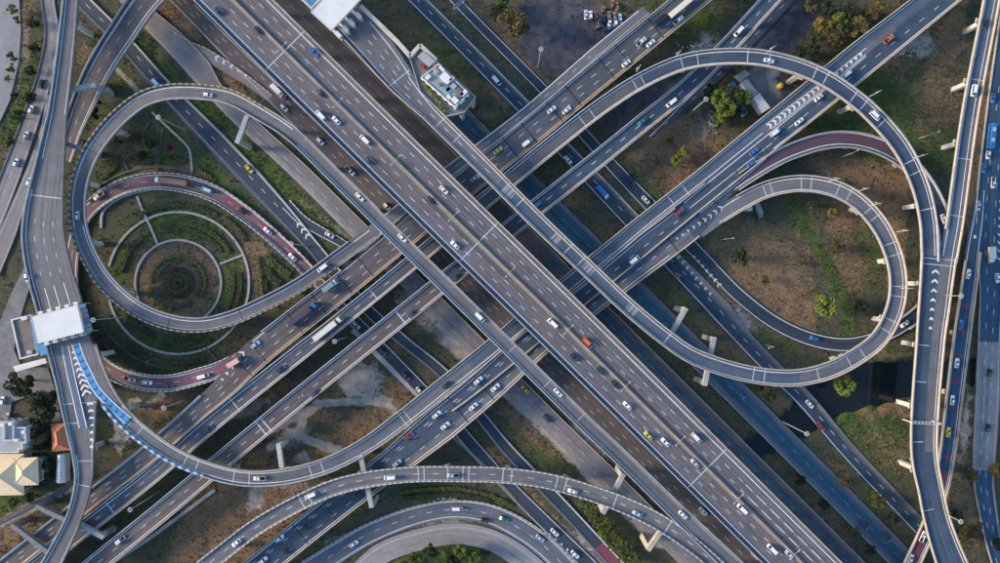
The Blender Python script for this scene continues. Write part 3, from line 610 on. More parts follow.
# ------------------------------------------------------------------ piers: columns under every flyover, and the portal bents the photo shows
GROUND_KEYS = ['GE1', 'GE2', 'GC', 'GD', 'GW1', 'GW2', 'GXB', 'G1', 'G1B', 'GB', 'GL1', 'GL2', 'GR', 'GF', 'GF2', 'GB3']
FLYK = [k for k, _ in FLY]
def road_hit(x, y, zmax, skip, margin=1.2):
    """is world point (x, y) under... on a road lower than zmax?"""
    for k, r in ROADS.items():
        if k in skip: continue
        d = np.hypot(r.C[:, 0] - x, r.C[:, 1] - y); q = int(np.argmin(d - r.hw))
        if d[q] < r.hw[q] + margin and r.C[q, 2] < zmax: return True
    return False
def in_view(p, pad=40):
    k = S * (H - p[2]) / H
    return -pad < p[0] / k + 500 < 1000 + pad and -pad < 281.5 - p[1] / k < 563 + pad
for key, B in FLY:
    r = B.r; a = 12.0; wide = r.hw.mean() > 6.5
    while a < r.arc[-1]:
        C, N, hw = r.at(a); a += 26
        if C[2] < 4.5 or not in_view(C): continue
        offs = [-.45 * hw, .45 * hw] if hw > 5.2 else [0.0]
        cols = [(C[0] + N[0] * o, C[1] + N[1] * o) for o in offs]
        if any(road_hit(x, y, C[2] - 2.5, (key,)) for x, y in cols): continue
        ang = math.atan2(N[1], N[0])
        for (x, y) in cols:
            m = MB(); m.box((x, y, (C[2] - 3.2) / 2 - .5), (1.5, 1.9, C[2] - 2.2), ang); col = m.build('pier', M['conc_pale'], B.root, B.off)
        cap = MB(); cw = hw * .95
        v = [(-cw, C[2] - 2.05), (cw, C[2] - 2.05), (cw, C[2] - 2.6), (cw * .55, C[2] - 3.6), (-cw * .55, C[2] - 3.6), (-cw, C[2] - 2.6)]
        vs_ = [(C[0] + N[0] * o - N[1] * t, C[1] + N[1] * o + N[0] * t, z) for t in (-.9, .9) for o, z in v]
        cap.add(vs_, [tuple(range(5, -1, -1)), tuple(range(6, 12))] + [(i, (i + 1) % 6, 6 + (i + 1) % 6, 6 + i) for i in range(6)])
        cap.build('pier_cap', M['conc_pale'], B.root, B.off)
BD = dict(FLY)
def bent(key, a, b, mat='conc', cols=(0, 1), foot=None, w=1.9):
    B = BD[key]; r = B.r; q = r.near((a[0] + b[0]) / 2, (a[1] + b[1]) / 2); h = r.C[q, 2] - 2.1
    p0, p1 = Vector(P(*a, h)), Vector(P(*b, h)); m = MB(); m.beam(p0, p1, w, 1.9); bm = m.build('crossbeam', M[mat], B.root, B.off)
    ang = math.atan2(p1.y - p0.y, p1.x - p0.x)
    for c in cols:
        p = p0 if c == 0 else p1; d = (p1 - p0).normalized() * (1.1 if c == 0 else -1.1)
        m = MB(); m.box((p.x + d.x, p.y + d.y, (h - 1.9) / 2 - .4), (2.0, 2.2, h - 1.9 + .8), ang); m.build('pier', M[mat], B.root, B.off)
bent('R2', (668, 340), (686.5, 308), 'conc', (1,)); bent('R2', (714.5, 337), (705, 386), 'conc', (0, 1))
bent('RT', (60, 91), (95, 84.5), 'conc', (1,)); bent('RT', (55, 140), (82, 149), 'conc_dark', (1,))
bent('RT', (66, 521), (35, 506.5), 'conc_dark', (1,)); bent('RT', (50, 555), (11, 525.5), 'conc_dark', (1,)); bent('RT', (72, 522), (103, 538), 'conc', (1,)); 
bent('RF', (360, 455), (371.5, 508), 'conc', (0, 1)); bent('RF', (603, 514), (624, 474), 'conc', (0, 1)); bent('RF', (664, 528), (648, 551), 'conc_warm_lit', (1,))
bent('RL', (247, 115), (236.5, 143), 'conc', (1,)); bent('RS', (282, 472), (278, 444), 'conc_pale', (1,))

# ------------------------------------------------------------------ terrain with painted-in ground covers
gx = np.concatenate([[-3200, -1200, -500, -220, -100], np.arange(-50, 1051, 2.0), [1100, 1220, 1500, 2200, 4200]])
gy = np.concatenate([[-3200, -1200, -500, -220, -100], np.arange(-50, 615, 2.0), [660, 780, 1080, 1800, 3800]])
GX, GY = np.meshgrid(gx, gy)
def vnoise(x, y, sc_, seed):
    r_ = np.random.default_rng(seed).random((64, 64)); x = x / sc_; y = y / sc_
    xi = np.floor(x).astype(int); yi = np.floor(y).astype(int); fx = x - xi; fy = y - yi; fx = fx * fx * (3 - 2 * fx); fy = fy * fy * (3 - 2 * fy)
    g = lambda i, j: r_[i % 64, j % 64]
    return (g(xi, yi) * (1 - fx) + g(xi + 1, yi) * fx) * (1 - fy) + (g(xi, yi + 1) * (1 - fx) + g(xi + 1, yi + 1) * fx) * fy
def seg_dist(x, y, pts):
    d = np.full(np.shape(x), 1e9)
    for (ax, ay), (bx, by) in zip(pts[:-1], pts[1:]):
        t = np.clip(((x - ax) * (bx - ax) + (y - ay) * (by - ay)) / ((bx - ax) ** 2 + (by - ay) ** 2), 0, 1)
        d = np.minimum(d, np.hypot(x - ax - t * (bx - ax), y - ay - t * (by - ay)))
    return d
GREEN, DRY, BARE, MUD = 0, 1, 2, 3
BLOBS = [  # x, y, rx, ry, rotation, cover, amount
 (880, 110, 75, 60, 0, GREEN, .9), (935, 100, 28, 40, 0, DRY, .55), (948, 40, 14, 45, 20, DRY, .9), (875, 35, 35, 25, 0, GREEN, .4), (900, 62, 25, 18, -35, DRY, .6), (938, 140, 20, 40, 0, GREEN, .6),
 (845, 165, 40, 16, 15, DRY, .9), (880, 195, 28, 35, 50, DRY, .85), (897, 240, 12, 60, 0, DRY, .8), (815, 212, 18, 10, 0, GREEN, .4), (850, 270, 22, 40, 10, DRY, .45), (868, 255, 26, 50, 15, GREEN, .42), (812, 240, 10, 40, -25, DRY, .5), (845, 225, 16, 14, 0, DRY, .6),
 (765, 285, 42, 45, 30, DRY, .95), (735, 235, 35, 28, 0, DRY, .6), (790, 315, 30, 20, 0, DRY, .8), (725, 215, 20, 12, 0, GREEN, .4), (745, 305, 14, 22, -40, DRY, .7),
 (680, 150, 48, 40, 0, DRY, .85), (648, 185, 20, 30, 0, GREEN, .5), (700, 120, 10, 30, 0, BARE, .35), (705, 165, 18, 14, 0, GREEN, .5), 
 (560, 35, 50, 42, 0, MUD, 1.0), (600, 20, 28, 16, 0, DRY, .6), (540, 65, 14, 22, -40, GREEN, .45), (510, 30, 22, 25, 0, DRY, .4), (655, 15, 25, 16, -30, GREEN, .6), (700, 30, 30, 22, -35, GREEN, .6), (705, 38, 16, 10, -35, DRY, .7), (700, 45, 22, 7, -25, BARE, .7),
 (760, 45, 45, 30, 0, MUD, .8), (800, 20, 20, 20, 0, MUD, .7), (650, 95, 40, 16, -35, MUD, .9), (620, 120, 25, 12, -35, MUD, .6), (780, 95, 12, 16, 0, MUD, .8), (765, 85, 14, 22, -25, BARE, .9), (775, 105, 12, 8, 0, BARE, .9),
 (920, 45, 14, 12, -35, BARE, .6), (905, 42, 12, 7, -35, BARE, .8), (440, 60, 40, 35, 40, GREEN, .35), (455, 85, 30, 18, 40, DRY, .35), (500, 95, 18, 10, 45, DRY, .6), (525, 70, 8, 20, -40, DRY, .5),
 (240, 520, 75, 42, -35, DRY, 1.0), (210, 530, 35, 25, -35, DRY, .6), (285, 485, 30, 10, 0, BARE, .35), (255, 500, 8, 14, 30, BARE, .7), (290, 505, 20, 8, -35, BARE, .4),
 (360, 380, 24, 18, 20, BARE, .95), (375, 400, 20, 6, 20, BARE, .6), (375, 425, 40, 22, -25, DRY, 1.0), (325, 418, 18, 12, 0, DRY, .7), (290, 438, 22, 10, -30, BARE, .55), (300, 462, 12, 8, 0, BARE, .5), (291, 438, 7, 6, 0, DRY, .6), (340, 445, 40, 10, 0, DRY, .9), (395, 395, 16, 22, 30, DRY, .8), (345, 365, 12, 14, 0, DRY, .6), (240, 412, 14, 9, 0, BARE, .5), (270, 395, 40, 14, -35, DRY, .5), (255, 410, 30, 6, -35, BARE, .4),
 (122, 430, 12, 18, 0, BARE, .85), (135, 440, 16, 20, 0, GREEN, .4), (160, 408, 26, 9, -12, DRY, .7), (145, 402, 22, 5, -15, BARE, .55), (30, 520, 22, 14, 0, DRY, .7), (8, 540, 20, 14, 0, DRY, .6),
 (25, 90, 16, 60, 10, GREEN, .5), (22, 30, 8, 40, 5, DRY, .8), (20, 60, 6, 50, 8, BARE, .35), (10, 125, 15, 20, 0, GREEN, .6), (5, 160, 8, 20, 0, DRY, .3), (60, 470, 22, 40, 0, GREEN, .35), (15, 505, 30, 16, 0, GREEN, .6),
 (425, 285, 25, 15, 40, DRY, .3), (590, 270, 25, 40, -40, DRY, .35), (560, 190, 18, 30, -40, DRY, .4), (640, 310, 14, 40, -45, DRY, .45), (700, 375, 12, 40, -45, DRY, .35), (680, 300, 10, 30, -50, GREEN, .35),
 (545, 450, 22, 50, -45, GREEN, .45), (530, 430, 14, 40, -45, DRY, .55), (520, 425, 10, 40, -45, DRY, .4), (505, 470, 10, 40, -45, DRY, .6), (530, 500, 8, 45, -42, DRY, .8), (575, 540, 10, 40, -45, BARE, .3), (590, 550, 8, 30, -42, BARE, .5), (460, 500, 60, 8, 8, GREEN, .9), (470, 480, 60, 8, 0, DRY, .4), (440, 555, 55, 12, 0, GREEN, .7),
 (880, 430, 55, 38, 20, GREEN, .8), (900, 410, 45, 7, -10, DRY, .8), (890, 450, 40, 20, 20, DRY, .4), (845, 480, 35, 20, 45, DRY, .35), (870, 500, 30, 14, 45, GREEN, .45), (800, 500, 14, 60, -45, GREEN, .3), (760, 480, 10, 50, -45, GREEN, .3), (830, 520, 12, 50, -40, DRY, .3), (965, 430, 6, 40, 5, BARE, .55), (970, 500, 20, 60, 0, DRY, .55), (965, 270, 7, 70, 8, DRY, .8), (975, 200, 8, 60, 8, DRY, .9), (985, 120, 8, 60, 12, DRY, .9), (880, 358, 45, 8, -5, GREEN, .7), (890, 357, 40, 3, -5, DRY, .7), (770, 320, 20, 10, 40, DRY, .5), (775, 340, 40, 14, 25, GREEN, .35), (745, 320, 8, 20, -45, BARE, .5),
 (160, 150, 40, 30, 0, GREEN, .35), (115, 170, 26, 14, -20, GREEN, .6), (175, 160, 16, 14, 0, GREEN, .5), (125, 155, 10, 14, 30, DRY, .7), (150, 168, 22, 5, 0, DRY, .6), (185, 165, 8, 10, 0, DRY, .5), (140, 150, 14, 12, 0, GREEN, .5), (90, 120, 14, 20, 0, GREEN, .2), (110, 72, 16, 22, -30, GREEN, .4), (100, 58, 4, 16, -40, BARE, .4), (85, 50, 6, 10, 0, DRY, .9), (180, 20, 14, 26, -40, DRY, .9), (230, 90, 25, 14, 35, DRY, .7), (240, 80, 16, 8, 35, GREEN, .2),
 (255, 262, 14, 26, 0, DRY, .7), (215, 235, 14, 10, 0, GREEN, .2), (178, 283, 40, 40, 0, DRY, .9), (210, 300, 16, 16, 0, GREEN, .6), (178, 222, 55, 20, 0, GREEN, .7), (236, 283, 16, 40, 0, GREEN, .6), (178, 345, 60, 14, 0, GREEN, .6), (120, 270, 14, 45, 0, GREEN, .45), (178, 370, 60, 12, 0, GREEN, .4), (110, 330, 25, 30, 0, GREEN, .15), (35, 275, 8, 16, 0, GREEN, .4), (40, 285, 6, 18, 15, GREEN, .4), (30, 250, 6, 30, 20, DRY, .3)]
LINES = [  # points, half width, cover, amount
 ([(786, 192), (803, 221), (826, 261), (848, 311), (850, 330)], 5.5, GREEN, 1.4), ([(118, 25), (170, 78)], 8, GREEN, .9), ([(238, 140), (340, 240)], 7, GREEN, 1.0), ([(185, 88), (225, 125)], 7, GREEN, .9), ([(95, 45), (190, 150), (290, 250)], 6, GREEN, .7), ([(195, 170), (300, 265)], 5, DRY, .4), ([(100, 55), (140, 92)], 2.5, BARE, .6),
 ([(405, 300), (520, 400), (560, 440), (620, 500), (660, 540)], 8, BARE, 1.0), ([(575, 430), (600, 455)], 6, BARE, .5), ([(400, 295), (440, 335)], 5, DRY, .7), ([(270, 432), (300, 414), (318, 404), (340, 402), (371, 402), (388, 406), (398, 413)], 3, BARE, 1.0), ([(318, 404), (303, 416), (299, 430), (306, 441), (322, 446), (338, 450)], 4, BARE, 1.0), ([(300, 430), (285, 440), (270, 448)], 4, BARE, .8), ([(342, 460), (300, 440)], 2, BARE, .4),
 ([(0, 524), (30, 508), (70, 488)], 4, BARE, .8), ([(620, 170), (640, 195), (665, 222)], 4, DRY, .4), ([(320, 480), (400, 500)], 3, DRY, .3), ([(470, 520), (400, 522), (330, 545)], 8, BARE, .35), ([(695, 110), (700, 160)], 4, DRY, .5), ([(505, 38), (545, 80), (548, 85)], 4, DRY, .5), ([(300, 200), (380, 262)], 3, BARE, .3), ([(365, 385), (420, 440)], 5, BARE, .35), ([(640, 340), (700, 410), (770, 470), (860, 560)], 4, BARE, .25)]
CREEK = [(690, 510), (707, 496), (745, 457), (768, 442), (792, 428), (830, 394), (862, 386), (900, 382), (930, 380), (965, 374), (1060, 366), (1100, 366)]
def creek_half(x): return 10 + 12 * np.exp(-((x - 850) / 55.0) ** 2) + 4 * np.exp(-((x - 920) / 40.0) ** 2)
def covers(x, y):
    wob = (vnoise(x, y, 9, 1) - .5) * 12 + (vnoise(x, y, 3.5, 2) - .5) * 5; wob2 = (vnoise(x, y, 8, 3) - .5) * 12 + (vnoise(x, y, 3.2, 4) - .5) * 5
    X, Y = x + wob, y + wob2; W = np.zeros(np.shape(x) + (4,))
    for bx, by, rx, ry, rot, c, amt in BLOBS:
        t = math.radians(rot); dx, dy = X - bx, Y - by; u = (dx * math.cos(t) + dy * math.sin(t)) / rx; v = (-dx * math.sin(t) + dy * math.cos(t)) / ry
        W[..., c] = np.maximum(W[..., c], amt * np.clip(1.6 - 1.2 * np.hypot(u, v), 0, 1))
    for pts, hw_, c, amt in LINES:
        val = np.clip(amt * np.clip(1.5 - seg_dist(x + wob * .16, y + wob2 * .16, pts) / hw_, 0, 1), 0, 1); keep = W[..., c].copy()
        W *= (1 - .92 * val)[..., None]; W[..., c] = np.maximum(keep, val)
    return np.clip(W, 0, 1)
dcr = seg_dist(GX, GY, CREEK) + (vnoise(GX, GY, 8, 9) - .5) * 5
Z = -.12 - .35 * vnoise(GX, GY, 11, 5) - .15 * vnoise(GX, GY, 4, 6)
bank = np.clip((creek_half(GX) + 5 - dcr) / 7, 0, 1); Z = Z - 2.4 * bank * bank * (3 - 2 * bank)
V = np.stack([(GX - 500) * S, (281.5 - GY) * S, Z], -1).reshape(-1, 3)
ny, nx = GX.shape; ii = np.arange(ny * nx).reshape(ny, nx)
F = np.stack([ii[:-1, :-1], ii[1:, :-1], ii[1:, 1:], ii[:-1, 1:]], -1).reshape(-1, 4)
me = npmesh('ground', V, F); W = covers(GX, GY).reshape(-1, 4)
at = me.attributes.new('covers', 'FLOAT_COLOR', 'POINT'); at.data.foreach_set('color', W.astype(np.float32).ravel())
me.polygons.foreach_set('use_smooth', [True] * len(me.polygons))
m, nt, b = new_mat('ground_soil_and_grass', .95, .1)
ca = nd(nt, 'ShaderNodeAttribute', attribute_name='covers'); sx = nd(nt, 'ShaderNodeSeparateColor'); nt.links.new(ca.outputs['Color'], sx.inputs[0])
pos = wpos(nt); n1 = noise(nt, pos, .25, 6, .7); n2 = noise(nt, pos, .9, 5, .7); n3 = noise(nt, pos, 3.0, 4, .7)
col = mixc(nt, ramp01(nt, n2, .35, .65), (.056, .056, .034), (.098, .092, .060))
def lay(col, w, a_, b_, nz):
    c = mixc(nt, ramp01(nt, nz, .35, .65), a_, b_)
    f = math_n(nt, 'ADD', math_n(nt, 'MULTIPLY', w, 1.35), math_n(nt, 'MULTIPLY', math_n(nt, 'SUBTRACT', n2, .5), 1.3))
    return mixc(nt, ramp01(nt, f, .25, .8), col, c)
col = lay(col, sx.outputs[0], (.050, .078, .024), (.086, .116, .036), n2)
col = lay(col, sx.outputs[1], (.150, .098, .058), (.228, .152, .092), n2)
col = lay(col, ca.outputs['Alpha'], (.046, .047, .060), (.098, .098, .116), n1)
col = lay(col, sx.outputs[2], (.24, .212, .185), (.40, .358, .315), n1)
col = mixc(nt, math_n(nt, 'MULTIPLY', ramp01(nt, n3, .45, .75), .30), col, (.034, .032, .024))
nt.links.new(col, b.inputs['Base Color'])
bp = nd(nt, 'ShaderNodeBump'); bp.inputs['Strength'].default_value = .8; bp.inputs['Distance'].default_value = .35; nt.links.new(n3, bp.inputs['Height']); nt.links.new(bp.outputs[0], b.inputs['Normal'])
tag(link('ground', me, m), kind='structure')
# creek water
m, nt, b = new_mat('creek_water', .10, .3); b.inputs['Base Color'].default_value = (.008, .012, .014, 1)
bp = nd(nt, 'ShaderNodeBump'); bp.inputs['Strength'].default_value = .12; bp.inputs['Distance'].default_value = .05; nt.links.new(noise(nt, wpos(nt), 1.3, 4), bp.inputs['Height']); nt.links.new(bp.outputs[0], b.inputs['Normal'])
wv = []; 
for i, (x, y) in enumerate(CREEK):
    a_, c_ = CREEK[max(0, i - 1)], CREEK[min(len(CREEK) - 1, i + 1)]; d = np.array([c_[0] - a_[0], c_[1] - a_[1]], float); d /= np.hypot(*d); w_ = creek_half(x) + 6
    for s_ in (-1, 1): wv.append(P(x - d[1] * s_ * w_, y + d[0] * s_ * w_, 0)[:2] + (-1.75,))
tag(link('water', mesh('water', wv, [(2 * i, 2 * i + 1, 2 * i + 3, 2 * i + 2) for i in range(len(CREEK) - 1)]), m), kind='structure')

# paved yards and garden paths (setting)
PAVE = []
def patch(name, pts, mat, z=.03, keep=True):
    STAG[0] += 1; z += .006 * STAG[0]
    m_ = MB(); m_.prism([P(x, y, 0)[:2] for x, y in pts], z - .45, z); o = m_.build(name, M[mat]); o['kind'] = 'structure'
    if keep: PAVE.append(pts)
    return o
M['yard'] = concrete('yard_concrete', (.25, .255, .265), .35, .12)
M['yard_rough'] = concrete('rough_yard', (.20, .20, .205), .5, .2)
M['path'] = concrete('path_paving', (.38, .36, .34), .4, .8)
M['path_dim'] = concrete('worn_path', (.13, .115, .10), .5, .6)
patch('pavement', [(-60, -60), (16, -60), (21, 30), (19, 62), (10, 100), (-4, 130), (-60, 150)], 'yard')
patch('pavement', [(24, 268), (32, 280), (22, 312), (18, 330), (14, 350), (22, 368), (48, 368), (56, 392), (62, 424), (52, 424), (44, 402), (30, 396), (12, 402), (8, 428), (-60, 430), (-60, 330), (0, 322), (10, 296)], 'yard_rough')
patch('pavement', [(748, 70), (764, 69), (769, 90), (779, 100), (777, 111), (768, 108), (752, 82)], 'yard_rough')
def path(pts, w, mat='path', name='path'):
    Road('_p', [(x, y, w) for x, y in pts], 0, step=3); r = ROADS.pop('_p'); STAG[0] += 1
    V_, F_, U_ = ribbon(r, 0, len(r.C) - 1, -r.hw, r.hw, .02 + .006 * STAG[0], .4); o = link(name, mesh(name, V_, F_, U_), M[mat]); o['kind'] = 'structure'; PATHS.append(r); return o
PATHS = []
arc = lambda cx, cy, r_, a0, a1, n=26: [(cx + r_ * math.cos(math.radians(a0 + (a1 - a0) * i / n)), cy + r_ * math.sin(math.radians(a0 + (a1 - a0) * i / n))) for i in range(n + 1)]
path(arc(178, 283, 43, -180, 180, 50), 2.2); path(arc(178, 283, 71, -166, 166, 60), 2.3)
path([(137, 196), (142, 209), (150, 226), (158, 245)], 2.0); path([(220, 264), (231, 259.5), (243, 255)], 2.0); path([(153, 349), (150, 357), (147, 366)], 1.8, 'path_dim'); path([(110, 317), (100, 316), (90, 319)], 1.8, 'path_dim'); path([(206, 347), (214, 357), (220, 364)], 1.6, 'path_dim')
path([(152, 112), (158, 118), (172, 131), (189, 149), (191, 160), (192, 172)], 2.2); path([(96, 188), (112, 178), (130, 171), (156, 166.5), (176, 168), (193, 172)], 2.0, 'path_dim'); path([(163, 128), (160, 145), (159, 166)], 1.5, 'path_dim'); path([(118, 150), (128, 155), (134, 165)], 1.4, 'path_dim')
path(arc(178, 283, 86, 100, 152, 20), 1.4, 'path_dim'); path(arc(178, 283, 96, 98, 140, 20), 1.2, 'path_dim'); path([(104, 160), (118, 158), (126, 166), (128, 171)], 1.4, 'path_dim'); path([(150, 122), (143, 134), (146, 148), (159, 150)], 1.3, 'path_dim'); path([(101, 228), (102, 214), (108, 206), (120, 198), (140, 191.5), (160, 189), (180, 191), (200, 196), (225, 207), (250, 224), (275, 247), (300, 270)], 2.4, 'conc')
path([(112, 563), (150, 538), (200, 501), (215, 490)], 3.5, 'conc', 'channel'); path([(352, 330), (385, 364), (420, 398), (452, 430)], 3.5, 'conc', 'channel'); path([(445, 430), (480, 462), (515, 500)], 3, 'conc_dark', 'channel')
path([(-20, 532), (5, 519), (30, 506), (60, 492), (75, 478)], 4.5, 'path_dim', 'track')

# ------------------------------------------------------------------ vegetation
M['leaf_green'] = leaves('leaves_green', (.045, .078, .018), (.12, .165, .035))
M['leaf_lime'] = leaves('leaves_lime', (.08, .12, .014), (.19, .22, .04))
M['leaf_olive'] = leaves('leaves_olive', (.055, .055, .022), (.14, .12, .045))
M['leaf_yellow'] = leaves('leaves_yellow', (.13, .105, .022), (.26, .20, .045))
M['leaf_dark'] = leaves('leaves_dark', (.016, .026, .012), (.05, .065, .028))
M['leaf_red'] = leaves('leaves_red', (.09, .02, .04), (.16, .05, .07))
M['leaf_bluegreen'] = leaves('leaves_bluegreen', (.05, .08, .07), (.11, .15, .13))
M['grass_green'] = leaves('grass_green', (.040, .065, .014), (.105, .135, .035))
M['grass_dry'] = leaves('grass_dry', (.13, .088, .054), (.235, .165, .10))
M['weed'] = leaves('weeds_dark', (.028, .036, .018), (.075, .078, .040))
def leaf_quads(C, size, up=.6, seed=0, stretch=1.4):
    """one small tilted quad per centre"""
    g_ = np.random.default_rng(seed); n = len(C)
    nrm = g_.normal(size=(n, 3)); nrm[:, 2] = np.abs(nrm[:, 2]) + up; nrm /= np.linalg.norm(nrm, axis=1)[:, None]
    a = g_.normal(size=(n, 3)); u = np.cross(nrm, a); u /= np.linalg.norm(u, axis=1)[:, None]; v = np.cross(nrm, u)
    sz = (size * g_.uniform(.6, 1.35, n))[:, None]; u = u * sz * stretch / 2; v = v * sz / 2
    V = np.stack([C - u - v * .3, C - v * .9 + u * .1, C + u + v * .2, C + v * .9 - u * .1], 1).reshape(-1, 3)
    return V, np.arange(4 * n).reshape(-1, 4)
def crown_mesh(name, seed, n, leaf, mat, flat=.75, clumps=16):
    g_ = np.random.default_rng(seed); cl = []
    while len(cl) < clumps:
        p = g_.uniform(-1, 1, 3)
        if np.hypot(*p[:2]) < .78 and abs(p[2]) < .7: cl.append(p * np.array([1, 1, flat]))
    cl = np.array(cl); sz = g_.uniform(.18, .36, clumps); k = g_.integers(0, clumps, n)
    d = g_.normal(size=(n, 3)); d /= np.linalg.norm(d, axis=1)[:, None]; C = cl[k] + d * (sz[k] * g_.uniform(.55, 1.05, n) ** .5)[:, None] * np.array([1, 1, .8])
    V, F = leaf_quads(C, leaf, .5, seed + 1); me = npmesh(name, V, F); me.materials.append(M[mat]); return me, cl
def trunk_mesh(name, cl, seed):
    m = MB(); top = Vector((0, 0, -.45)); m.tube((0, 0, -1.5), top, .085, .055, 7)
    for p in cl[:6]: m.tube(top + Vector((0, 0, -.05)), Vector(p) * .85, .04, .015, 5)
    return mesh(name, m.v, m.f)
TREES = {}
def tree(px, py, rad, mat, label, group, name='tree', cat='tree', base_h=0.0, dens=1):
    key = (mat, random.randrange(3), rad > 5.5, dens)
    if key not in TREES:
        n = int((2300 if key[2] else 800) * dens); me, cl = crown_mesh('crown', hash((mat, key[1], key[2])) % 9999 + 3, n, .13 if key[2] else .19, mat, .75, 18 if key[2] else 10)
        t = trunk_mesh('trunk', cl, key[1]); t.materials.append(M['bark']); TREES[key] = (me, t)
    R_ = rad * S; zc = 1.5 * R_ if R_ > 2 else 1.1 * R_
    x, y, _ = P(px, py, base_h + zc); root = thing(name, label, cat, (x, y, base_h - .3), random.uniform(0, 6.28), group)
    c = link('crown', TREES[key][0], None, root); c.location = (0, 0, zc + .3); c.scale = (R_, R_, R_ * random.uniform(.85, 1.05)); c.rotation_euler = (0, 0, random.uniform(0, 6.28))
    t = link('trunk', TREES[key][1], None, root); t.scale = (R_, R_, (zc + .3) / 1.5); t.location = (0, 0, zc + .3); return root
